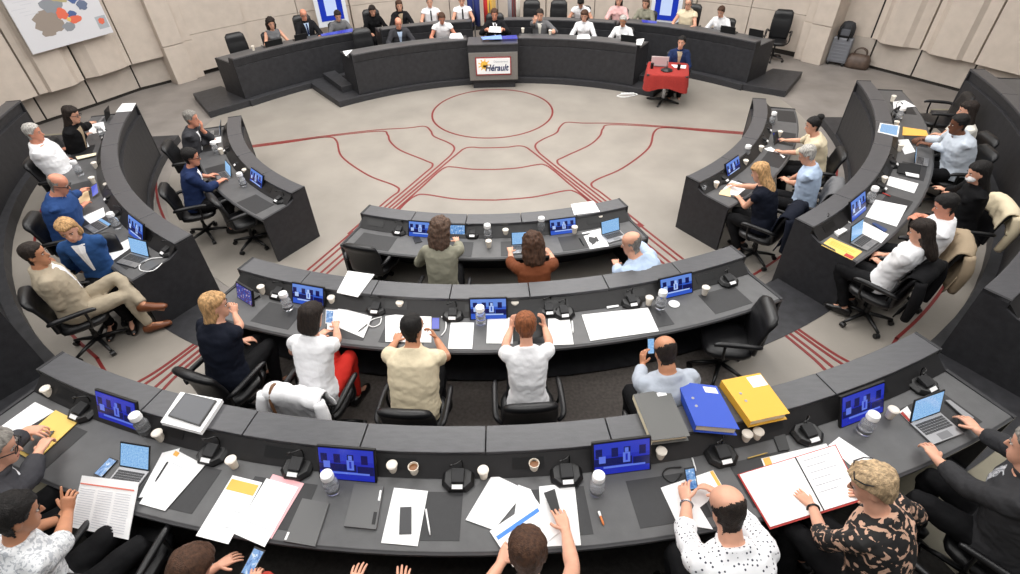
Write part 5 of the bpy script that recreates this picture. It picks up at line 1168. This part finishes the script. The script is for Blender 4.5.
# ---------------- front centre desk
monitor(zJ, 287, 160, X1, .33, .19); monitor(zJ, 690, 151, X1, .33, .19)
monitor(zJ, 388, 160, X1, w=.2, hgt=.15, sm=M_APP, text='small tablet on a stand', name='tablet_stand')
laptop(zJ, 572, 184, X1, w=.26, d=.17, hgt=.17, sm=M_DOC, text='white laptop')
laptop(zJ, 824, 150, X1, w=.27, d=.18, hgt=.18, sm=M_DOC, text='open laptop with a blue document', da=6)
for z, x, y in ((zJ, 225, 146), (zJ, 432, 155)): mic(z, x, y, X1, sc=.85)
for z, x, y in ((zJ, 478, 182), (zJ, 526, 150), (zJ, 721, 142), (zJ, 792, 110)): cup(z, x, y, X1)
bottle(zJ, 475, 150, X1); bottle(zJ, 627, 130, X1)
paper(zJ, [(742, 150), (795, 138), (819, 188), (765, 196)], X1, 'white sheets')
paper(zJ, [(711, 69), (775, 60), (793, 90), (720, 99)], HP, 'white sheets'); ITEMS[-1].update(text='white sheets lying on the ledge of the front desk', fixed=True)
plate(zJ, [(262, 165), (280, 160), (290, 176), (270, 180)], X1, 'black smartphone', PHB, .009, None, 'phone', 'smartphone')
stick(zJ, (735, 165), (748, 186), X1, .008, M_BLACK, 'black pen', 'pen', 'pen')
# ---------------- inner left desk
laptop(zR, 512, 180, X1, w=.26, d=.17, hgt=.18, text='open laptop'); laptop(zR, 545, 358, X1, w=.28, d=.18, hgt=.18, text='open laptop')
monitor(zR, 660, 408, X1, w=.36, hgt=.22)
for x, y in ((545, 260), (590, 390 - 70), (762, 470)): mic(zR, x, y, X1, sc=.75)
for x, y in ((515, 262), (618, 350)): cup(zR, x, y, X1)
bottle(zR, 490, 250, X1); bottle(zR, 603, 385, X1)
paper(zR, [(470, 208), (515, 198), (515, 222), (432, 240)], X1, 'white sheets')
# ---------------- outer left desk
laptop(zQ, 458, 122, X2, w=.24, d=.12, hgt=.19, text='open laptop'); laptop(zT, 596, 235, X2, w=.3, d=.2, hgt=.2, text='open laptop', da=14)
laptop(zT, 440, 100, X2, w=.27, d=.18, hgt=.04, tilt=75, text='grey laptop lying almost flat', da=10)
monitor(zT, 575, 162, X2, w=.38, hgt=.24)
plate(zQ, [(385, 412), (412, 395), (420, 440), (392, 460)], [T2 + .1, T2 + .1, T2 + .02, T2 + .02], 'tablet with a blue screen in the hands of the bald man in the blue shirt', PHB, .01, M_BLUE)
for z, x, y in ((zQ, 455, 205), (zQ, 470, 465), (zT, 712, 222), (zT, 500, 70)): mic(z, x, y, X2, sc=.8)
for z, x, y in ((zQ, 405, 322), (zQ, 395, 385), (zQ, 458, 412)): cup(z, x, y, X2)
for z, x, y in ((zQ, 428, 180), (zQ, 328, 335), (zT, 486, 92)): bottle(z, x, y, X2)
paper(zQ, [(375, 150), (440, 135), (450, 175), (380, 190)], X2, 'white sheets'); paper(zQ, [(290, 215), (360, 200), (380, 240), (300, 275)], X2, 'white sheets held open', th=.004); paper(zQ, [(322, 285), (410, 268), (408, 278), (330, 296)], X2 + .02, 'cream folder', M_CREAMP, .006, cat='folder', name='folder')
paper(zQ, [(310, 445), (375, 430), (385, 470), (320, 490)], X2, 'buff folder', M_BUFF, .005, cat='folder', name='folder'); paper(zQ, [(350, 540), (440, 500), (448, 535), (385, 570)], X2, 'white sheets at the tablet')
paper(zT, [(440, 222), (548, 165), (575, 190), (480, 258)], X2, 'white sheets beside the laptop')
paper(zQ, [(520, 58), (578, 56), (560, 90), (492, 95)], L1 + HP, 'white sheet'); ITEMS[-1].update(text='white sheet on the far end of the outer left ledge', fixed=True)
cable(zT, [(690, 245), (640, 250), (595, 275), (600, 300), (650, 300), (690, 268)], X2, M_LID, 'white cable loop')
# ---------------- inner right desk
monitor(zN, 318, 358, X1, w=.36, hgt=.22); plate(zN, [(478, 182), (500, 176), (505, 214), (486, 236)], [T1 + .14, T1 + .14, T1 + .02, T1 + .02], 'tablet with a blue screen', PHB, .01, M_BLUE)
for x, y in ((455, 175), (440, 220), (270, 385)): mic(zN, x, y, X1, sc=.75)
for x, y in ((508, 188), (428, 252), (238, 405), (362, 312)): cup(zN, x, y, X1)
bottle(zN, 478, 125, X1); bottle(zN, 368, 268, X1)
paper(zN, [(442, 250), (470, 242), (532, 285), (522, 292)], X1, 'white sheets'); paper(zN, [(305, 385), (378, 408), (330, 450), (250, 440)], X1, 'white sheets', th=.004); paper(zN, [(258, 428), (300, 412), (300, 455), (250, 445)], X1 + .005, 'buff folder', M_BUFF, .004, cat='folder', name='folder')
b = MB(); b.lathe([(.03, 0), (.034, .09), (.03, .09), (.027, .01)], 16); p_ = at(*zN(185, 420), T1 + .05); p_.z = T1 + .003; reg(b.build('drinking_glass', M_GLASS, None, p_, local=True, smooth=True), zN(185, 420), 'drinking glass', 'glass')
# ---------------- outer right desk
monitor(zP, 338, 192, X2, w=.38, hgt=.24); laptop(zP, 325, 292, X2, w=.27, d=.19, hgt=.2, text='open laptop with a pale blue screen', sm=M_DOC)
laptop(zO, 575, 425, X2, w=.26, d=.16, hgt=.15, text='thin laptop'); 
plate(zO, [(425, 270), (508, 282), (500, 328), (415, 308)], L1 + HP, 'pale blue lit tablet', M_LID, .01, M_DOC); ITEMS[-1].update(text='pale blue lit tablet lying on the outer right ledge', fixed=True)
for z, x, y in ((zO, 510, 215), (zO, 490, 250), (zO, 475, 445), (zP, 425, 80), (zP, 205, 235)): mic(z, x, y, X2, sc=.8)
for z, x, y in ((zO, 492, 275), (zO, 510, 375), (zP, 440, 45), (zO, 480, 165)): cup(z, x, y, X2)
bottle(zO, 510, 235, X2); bottle(zP, 390, 110, X2)
paper(zO, [(480, 178), (530, 172), (578, 198), (482, 208)], X2, 'white sheets'); paper(zO, [(522, 285), (620, 300), (632, 325), (520, 320)], X2, 'orange and white magazine', M_PAPO, .005, cat='magazine', name='magazine')
paper(zO, [(500, 340), (545, 338), (575, 390), (530, 402)], X2, 'white sheets under the hands'); plate(zO, [(532, 478), (590, 490), (590, 502), (536, 492)], X2 + .01, 'white smartphone on a black bag', M_LID, .01, None, 'phone', 'smartphone')
plate(zO, [(500, 440), (600, 450), (590, 500), (495, 480)], X2, 'black document bag', mat('black_cloth', (20, 20, 22), .9), .012, cat='bag', name='document_bag')
paper(zP, [(465, 28), (588, 60), (570, 100), (452, 65)], X2, 'white sheets', th=.006); paper(zP, [(405, 128), (540, 155), (495, 242), (362, 200)], X2, 'large open white booklet', th=.007, prints=lines(5, u0=.55, u1=.95, v0=.1), cat='booklet', name='booklet')
paper(zP, [(345, 215), (462, 275), (430, 312), (320, 255)], X2, 'white sheets behind the laptop'); plate(zP, [(390, 228), (402, 225), (455, 255), (445, 265)], X2 + .008, 'dark blue smartphone', mat('phone_blue', (40, 62, 110), .35), .009, None, 'phone', 'smartphone')
paper(zP, [(215, 288), (350, 348), (305, 384), (175, 320)], X2, 'yellow printed page with a red corner', M_PAPY, .004, prints=[(.72, .7, .98, .96, M_REDC, 'red_corner')] + lines(4, mat('yellow_print', (226, 176, 70), .8), v0=.25, v1=.7))
plate(zP, [(228, 268), (268, 252), (284, 262), (246, 284)], X2, 'white power adapter', M_LID, .025, None, 'adapter', 'power_adapter'); cable(zP, [(300, 225), (262, 208), (240, 225), (246, 250), (262, 262)], X2, M_LID, 'white cable loop')
stick(zP, (420, 90), (470, 112), X2, .008, M_REDC, 'red pen', 'pen', 'pen')
# ---------------- podium
def ppaper(z, q, zz, label, m=M_PAP, cat='paper', name='paper_sheet', th=.006):
    P = qpts(z, q, zz); o, org, n = slab(name, P, th, m); tag(o, label, cat); return o
ppaper(z2, [(905, 135), (945, 132), (955, 152), (900, 152)], TOPP, 'white sheets on the podium ledge left of the sign', th=.02)
ppaper(z3, [(540, 138), (585, 136), (590, 152), (536, 152)], TOPP, 'white sheets on the podium ledge before the brown-haired woman in white')
ppaper(z3, [(160, 146), (240, 138), (244, 154), (168, 156)], 1.06, 'blue and white document lying on the lectern top', mat('doc_blue', (120, 150, 220), .7))
ppaper(z3, [(242, 142), (300, 138), (305, 152), (245, 154)], 1.06, 'bright blue lit tablet lying on the lectern top', M_BLUE, 'tablet', 'tablet')
ppaper(z3, [(195, 104), (238, 106), (240, 128), (190, 126)], 1.10, 'white papers held by the man above the sign')
ppaper(z3, [(772, 155), (802, 152), (790, 178), (770, 176)], TOPP, 'folded white sheet at the right end of the front podium ledge')
ppaper(z2, [(482, 202), (520, 196), (500, 216), (494, 220)], TOPP, 'folded white sheet at the left end of the front podium ledge')
ppaper(z2, [(395, 135), (520, 112), (520, 124), (400, 142)], TOPP, 'bright blue lit screen lying on the rear left podium ledge', M_BLUE, 'tablet', 'tablet')
ppaper(z3, [(790, 78), (850, 84), (850, 92), (795, 88)], TOPP, 'bright blue lit screen lying on the rear right podium ledge', M_BLUE, 'tablet', 'tablet')
for z, x, y, lab in ((z2, 130, 190, 'white paper cup beside the empty chair at the far left of the podium'), (z3, 325, 120, 'white paper cup on the podium right of the lectern'), (z3, 432, 128, 'white paper cup before the man in the grey jacket')):
    cup(z, x, y, TOPP - .03); ITEMS[-1].update(text=lab, fixed=True)
for z, x, y, w, lab in ((z2, 215, 165, .42, 'black laptop back before the woman in sleeveless grey'), (z2, 320, 142, .3, 'black laptop back before the bald man in the navy suit'), (z3, 735, 148, .36, 'black laptop back before the grey-haired woman in white'), (z4, 340, 112, .36, 'black laptop back before the woman in white at the rear right'), (z4, 450, 124, .34, 'black closed screen at the right end of the rear podium')):
    p = at(*z(x, y), TOPP + .0); dd = (V((p.x, p.y + 3.5, 0))).normalized(); p = p + dd * .1; a = atan2(-dd.x, dd.y); root = empty('laptop', (p.x, p.y, TOPP - .127), a); b = MB(); b.box((0, -.004, .085), (w, .012, .15), 0, rx(.22)); b.build('lid', M_BLACK, root, bevel=.003); b = MB(); b.box((0, .11, .008), (w, .2, .014)); b.build('base', M_BLACK, root); tag(root, lab, 'laptop')
# ------------------------------------------------------------------ red table, luggage, map, screens, flags
tp = at(*z4(88, 400), 0); tb = empty('round_table', (tp.x, tp.y, 0)); tag(tb, 'small table with a chrome foot under the red cloth', 'table')
b = MB(); b.lathe([(.04, .03), (.04, .7)], 16); b.build('column', M_CHR, tb, smooth=False)
for k in range(4):
    a = pi / 4 + k * pi / 2 + .5; d = V((cos(a), sin(a), 0)); b = MB(); b.tube([d * .02 + V((0, 0, .07)), d * .2 + V((0, 0, .05)), d * .36 + V((0, 0, .025))], [.03, .026, .02], 8); b.build('foot', M_BLACK, tb, smooth=True)
b = MB(); b.box((0, 0, .705), (.84, .84, .03)); b.build('tabletop', M_WOOD, tb)
M_CLOTH = mat('red_cloth', (152, 42, 36), .9, noise=(70, .3), bump=(60, .3))
b = MB(); n = 64; rs = []
def sq(a, w, d): c, s = cos(a), sin(a); k = (abs(c) ** 8 + abs(s) ** 8) ** (-1 / 8); return c * k * w, s * k * d
for t, zz in ((.0, .727), (.5, .727), (.97, .727), (1.0, .722), (1.02, .70), (1.04, .62), (1.06, .54), (1.08, .46)):
    r = []
    for j in range(n):
        a = 2 * pi * j / n; x, y = sq(a, .43 * t, .43 * t); fold = sin(a * 14) * .014 * max(0, (.72 - zz) / .3); cr = abs(sin(2 * a)) ** 3
        r.append((x * (1 + fold * 2), y * (1 + fold * 2), zz - (cr * .1 * (.72 - zz) / .3 if zz < .7 else 0)))
    rs.append(r)
b.rings(rs, cap=False); tc_ = b.build('tablecloth', M_CLOTH, None, (tp.x, tp.y, 0), local=True, smooth=True); tag(tc_, 'red cloth draped over the small table by the podium', 'tablecloth')
for o in (tb, tc_): o.rotation_euler = (0, 0, R(-14))
def on_table(x, y): return V((tp.x + x, tp.y + y, .731))
r = empty('laptop', on_table(-.16, .12), R(165)); tag(r, 'pinkish white laptop back on the red table', 'laptop'); b = MB(); b.box((0, .006, .11), (.36, .012, .22), 0, rx(-.25)); b.build('lid', mat('pale_lid', (222, 204, 204), .5), r, bevel=.003); b = MB(); b.box((0, -.1, .008), (.36, .22, .014)); b.build('base', M_ALU, r)
b = MB(); P = [on_table(.12, .2), on_table(.42, .12), on_table(.36, -.06), on_table(.14, .02)]; o, *_ = slab('paper_sheet', P, .008, M_PAP); tag(o, 'white papers on the red table', 'paper')
r = empty('microphone_unit', on_table(-.06, -.14), 0); tag(r, 'black microphone unit on the red table', 'microphone'); b = MB(); b.lathe([(.12, 0), (.13, .015), (.07, .045)], 8); b.build('base', M_BLACK, r); b = MB(); b.tube([(0, 0, .04), (0, .02, .12), (0, .06, .17)], .007, 8, sub=3); b.build('microphone_arm', M_BLACK, r)
for x, y, lab in ((.2, -.1, 'black tumbler on the right of the red table'), (-.34, .02, 'black tumbler on the left of the red table')):
    b = MB(); b.lathe([(.03, 0), (.036, .1), (.034, .11), (.02, .112)], 16); o = b.build('tumbler', M_BLACK, None, on_table(x, y), local=True); tag(o, lab, 'cup')
# white power strip and cable on the floor
q = at(*z3(735, 372), 0); b = MB(); b.box((0, 0, .02), (.3, .06, .04)); o = b.build('power_strip', M_LID, None, (q.x, q.y, .003), local=True, bevel=.005); tag(o, 'white power strip on the floor by the podium', 'power strip')
for k in range(4): b = MB(); b.box((-.1 + k * .066, 0, .041), (.035, .035, .004)); b.build('socket', M_INK, o)
P = [V(p) for p in ((-.12, 0, .012), (-.25, -.08, .008), (-.1, -.16, .008), (.1, -.1, .008), (.22, -.02, .008), (.12, .1, .008), (.0, .2, .008), (-.02, .35, .01))]; b = MB(); b.tube(P, .011, 6, sub=4); c = b.build('cable', M_LID, None, (q.x, q.y, .004), local=True, smooth=True); tag(c, 'white cable coiled around the power strip on the floor', 'cable')
# suitcase, backpack and leather bag by the right pilaster
p0_ = at(*zm(780, 10, 7.175)(345, 385), 0); p1_ = at(*zm(780, 10, 7.175)(440, 402), 0); ax_ = (p1_ - p0_).normalized(); an = atan2(ax_.y, ax_.x); c = (p0_ + p1_) / 2 + V((-ax_.y, ax_.x, 0)) * .03
M_SUIT = mat('grey_shell', (118, 120, 126), .4); sc_ = empty('suitcase', (c.x, c.y, 0), an); tag(sc_, 'grey ribbed suitcase standing by the right pilaster', 'suitcase')
b = MB(); b.box((0, 0, .36), (.44, .2, .58)); 
b.build('shell', M_SUIT, sc_, bevel=.03)
for k in range(6): b = MB(); b.box((0, -.103, .14 + k * .075), (.38, .012, .03)); b.build('rib', M_SUIT, sc_, bevel=.004)
for sx in (-1, 1):
    for sy in (-1, 1): b = MB(); b.ell((sx * .17, sy * .08, .035), (.035, .02, .035), 10, 6); b.build('wheel', M_BLACK, sc_)
b = MB(); b.tube([(-.1, .07, .62), (-.1, .07, .9), (.1, .07, .9), (.1, .07, .62)], .012, 8); b.build('handle', M_BLACK, sc_)
bp = empty('backpack', (c.x, c.y, .655), an); tag(bp, 'dark backpack resting on top of the grey suitcase', 'backpack')
b = MB(); b.rings([ellring(V((0, 0, z)), V((1, 0, 0)), V((0, 1, 0)), .18 * k, .11 * k, 16, 3) for z, k in ((0, .9), (.08, 1), (.22, .95), (.32, .7), (.35, .3))]); b.build('body', mat('dark_nylon', (40, 41, 45), .7, bump=(40, .3)), bp, smooth=True)
b = MB(); b.box((0, -.1, .12), (.22, .06, .15)); b.build('pocket', mat('grey_nylon', (84, 86, 92), .7), bp, bevel=.02)
for s in (-1, 1): b = MB(); b.tube([(s * .09, -.1, .28), (s * .12, -.15, .14), (s * .1, -.13, -.05)], .016, 8, sub=3); b.build('strap', M_BLACK, bp)
q = at(*zm(780, 10, 7.175)(530, 425), 0) + V((-ax_.y, ax_.x, 0)) * .14; hb = empty('leather_bag', (q.x, q.y, 0), an); tag(hb, 'brown leather travel bag on the floor beside the suitcase', 'bag')
M_BRL = mat('brown_leather', (86, 70, 60), .5, noise=(12, .2), bump=(30, .3)); b = MB(); b.rings([ellring(V((0, 0, z)), V((1, 0, 0)), V((0, 1, 0)), .27 * k, .15 * k2, 20, 3) for z, k, k2 in ((0, .95, .9), (.08, 1.03, 1.05), (.2, .98, .95), (.28, .85, .6), (.32, .75, .2))]); b.build('body', M_BRL, hb, smooth=True)
for s in (-1, 1): b = MB(); b.tube([(-.14, s * .06, .27), (-.12, s * .05, .4), (0, s * .04, .46), (.12, s * .05, .4), (.14, s * .06, .27)], .013, 8, sub=3); b.build('handle', M_BRL, hb, smooth=True)
# map on the left wall
def on_wall(u, v, r):
    lo_, hi_ = 0, 4
    for _ in range(40):
        z = (lo_ + hi_) / 2; q = at(u, v, z)
        if hypot(q.x, q.y + 3.5) < r: hi_ = z
        else: lo_ = z
    return q
m0, m1 = on_wall(*w1(128, 212), 10.26), on_wall(*w1(445, 128), 10.26)
ux = (m1 - m0); ux.z = 0; Wm = ux.length; ux.normalize(); Hm = Wm * .72
mo = (m0 + m1) / 2
mp_ = MB(); mp_.box((0, 0, Hm / 2), (Wm, .03, Hm)); mp = mp_.build('wall_map', mat('map_white', (216, 216, 220), .5), None, mo, local=True); mp.rotation_euler = (0, 0, atan2(ux.y, ux.x)); tag(mp, 'large coloured administrative map on a white board on the left wall', 'map')
random.seed(21)
def blob(cx, cz, r, sx=1, n=16, j=.22): return [(cx + r * sx * (1 + random.uniform(-j, j)) * cos(2 * pi * k / n), cz + r * (1 + random.uniform(-j, j)) * sin(2 * pi * k / n)) for k in range(n)]
REG = [('map_taupe', (150, 138, 128), [(.33, .42, .17, 1.1), (.3, .28, .1, 1.2), (.42, .33, .09, 1)]), ('map_grey', (140, 144, 150), [(.45, .62, .13, 1.1), (.52, .25, .07, 1.3)]), ('map_olive', (176, 168, 124), [(.58, .75, .13, 1.1)]), ('map_blue', (78, 100, 150), [(.71, .68, .11, .9), (.8, .78, .09, 1.1), (.62, .42, .055, 1.3)]), ('map_slate', (104, 116, 142), [(.9, .8, .09, .8), (.78, .52, .08, 1)]), ('map_red', (226, 110, 84), [(.52, .46, .085, .9), (.62, .34, .06, 1.6), (.84, .7, .035, 1.4)]), ('map_yellow', (226, 196, 110), [(.56, .36, .03, 1)])]
lay = 0
for nm, c, L in REG:
    for cx, cz, r_, sx in L:
        lay += 1; P = blob(cx, cz, r_, sx / 1.0 * .8); b = MB(); y = -.0155 - lay * .0004
        b.add([((x - .5) * Wm, y, zz * Hm) for x, zz in P], [tuple(range(len(P)))]); b.build('map_region', mat(nm, c, .6), mp)
b = MB(); b.box((.42 * Wm, -.016, .2 * Hm), (.13 * Wm, .003, .2 * Hm)); b.build('map_inset', mat('map_insetgrey', (170, 176, 182), .6), mp)
P = blob(.92, .22, .05, .8); b = MB(); b.add([((x - .5) * Wm, -.0185, z * Hm) for x, z in P], [tuple(range(len(P)))]); b.build('map_region', MATS['map_red'], mp)
for k in range(9): b = MB(); b.box(((-.42 + .05 * (k % 3)) * Wm + .04, -.016, (.95 - .05 * k) * Hm), ((.16 - .04 * (k % 2)) * Wm, .002, .012)); b.build('text_line', M_INK, mp)
# two lit screens on the back wall and the flags
def wscreen(px, w, label):
    a_ = degrees(atan2(at(px, 5, 1.6).x, 13.9)) ; 
    lo_, hi_ = .2, 3.0
    for _ in range(30):
        z = (lo_ + hi_) / 2; q = at(px, 22, z)
        if hypot(q.x, q.y + 3.5) < 9.9: hi_ = z
        else: lo_ = z
    d = V((q.x, q.y + 3.5, 0)).normalized(); an = atan2(-d.x, d.y); r = empty('wall_screen', (q.x, q.y, 0), an); tag(r, label, 'screen')
    b = MB(); b.box((0, .03, q.z + .45), (w + .22, .03, 1.1)); b.build('frame', mat('screen_white', (226, 230, 236), .5), r, bevel=.004)
    b = MB(); b.box((0, .008, q.z + .47), (w, .01, .85)); b.build('display', mat_blue, r)
    b = MB(); b.box((.0, .0, q.z + .42), (w * .5, .006, .5)); b.build('lit_panel', emis('white_panel', (200, 216, 250), 1.0), r)
    b = MB(); b.box((0, .06, (q.z - .1) / 2), (.1, .06, q.z - .1)); b.build('stand', M_BLACK, r)
mat_blue = emis('projector_blue', (30, 56, 176), 1.0)
wscreen(334, .62, 'bright blue screen behind the rear left podium'); wscreen(664, .62, 'bright blue screen behind the rear right podium')
def flag(px, cols, label):
    lo_, hi_ = .2, 3.0
    for _ in range(30):
        z = (lo_ + hi_) / 2; q = at(px, 14, z)
        if hypot(q.x, q.y + 3.5) < 9.0: hi_ = z
        else: lo_ = z
    zb = q.z - .3; r = empty('flag', (q.x, q.y, 0)); tag(r, label, 'flag', None)
    b = MB(); b.lathe([(.14, 0), (.14, .03), (.02, .04), (.016, zb + 1.5)], 12); b.build('pole', M_ALU, r)
    W_ = .34; n = 24
    for ci, c in enumerate(cols):
        b = MB(); vs = []; fs = []; x0 = -W_ / 2 + W_ * ci / len(cols); x1 = -W_ / 2 + W_ * (ci + 1) / len(cols)
        for i in range(n + 1):
            x = x0 + (x1 - x0) * i / n
            for zz in (zb, zb + .5, zb + 1.35): vs.append((x, -.05 + .05 * sin(x * 34 + zz * 2), zz))
        for i in range(n):
            for k in range(2): a = i * 3 + k; fs.append((a, a + 3, a + 4, a + 1))
        b.add(vs, fs); o = b.build('flag_cloth', mat('flag_%d_%d_%d' % c, c, .8), r, smooth=True); s = o.modifiers.new('t', 'SOLIDIFY'); s.thickness = .006
flag(474, [(36, 48, 110)], 'blue flag behind the podium, leftmost of the flags')
flag(490, [(184, 40, 40), (230, 186, 80), (196, 160, 90)], 'red and yellow flag behind the podium centre')
flag(514, [(150, 150, 156), (120, 60, 60), (206, 200, 190)], 'grey and dark red flag right of the red and yellow one')
# face mask of the woman on the outer right desk is a part of her
fm_ = PP['rr2c']; 
# ------------------------------------------------------------------ labels of the small things
def wpos(o): return o.matrix_world.translation if o.parent is None and o.matrix_world.translation.length > 0 else o.location
from collections import defaultdict
grp = defaultdict(list)
for it in ITEMS:
    if it['fixed']: tag(it['o'], it['text'], it['cat'], it['group']); continue
    p = V(it['o'].location)
    f = PP[it['near']] if it['near'] else min(PP.values(), key=lambda f: hypot(f.head.x - p.x, f.head.y - p.y) + (3 if abs(hypot(f.root.x, f.root.y) - hypot(p.x, p.y)) > 1.3 else 0))
    own = f.short in it['text']
    it['f'] = f; grp[(it['text'], f.short, own)].append(it)
ORD = {2: ('left of two', 'right of two'), 3: ('leftmost of three', 'middle of three', 'rightmost of three'), 4: ('leftmost of four', 'second of four', 'third of four', 'rightmost of four')}
for (t, s, own), L in grp.items():
    L.sort(key=lambda i: i['px'][0])
    for k, it in enumerate(L):
        lab = t if own else t + ' by ' + s
        if len(L) > 1: lab += ', ' + ORD[len(L)][k]
        tag(it['o'], lab, it['cat'], it['group'])
# ------------------------------------------------------------------ light
def area(loc, rot, size, size_y, power, col=(1, .975, .945)):
    l = bpy.data.lights.new('ceiling_light', 'AREA'); l.shape = 'RECTANGLE'; l.size = size; l.size_y = size_y; l.energy = power; l.color = col
    o = bpy.data.objects.new('ceiling_light', l); COL.objects.link(o); o.location = loc; o.rotation_euler = rot; return o
area((0, -2, 7.2), (0, 0, 0), 7, 6, 800)
area((0, 3.4, 6.6), (R(-8), 0, 0), 9, 3, 420)
area((-6.5, -3, 6.8), (0, R(-14), 0), 3, 9, 330)
area((6.5, -3, 6.8), (0, R(14), 0), 3, 9, 330)
area((0, -9.5, 6.8), (R(6), 0, 0), 12, 3, 420)
w = bpy.data.worlds.new('world'); SC.world = w; w.use_nodes = True
w.node_tree.nodes['Background'].inputs[0].default_value = (.95, .97, 1, 1); w.node_tree.nodes['Background'].inputs[1].default_value = .22
vs = SC.view_settings; vs.view_transform = 'Standard'; vs.look = 'None'; vs.gamma = 1; vs.use_curve_mapping = False; vs.exposure = 0.0
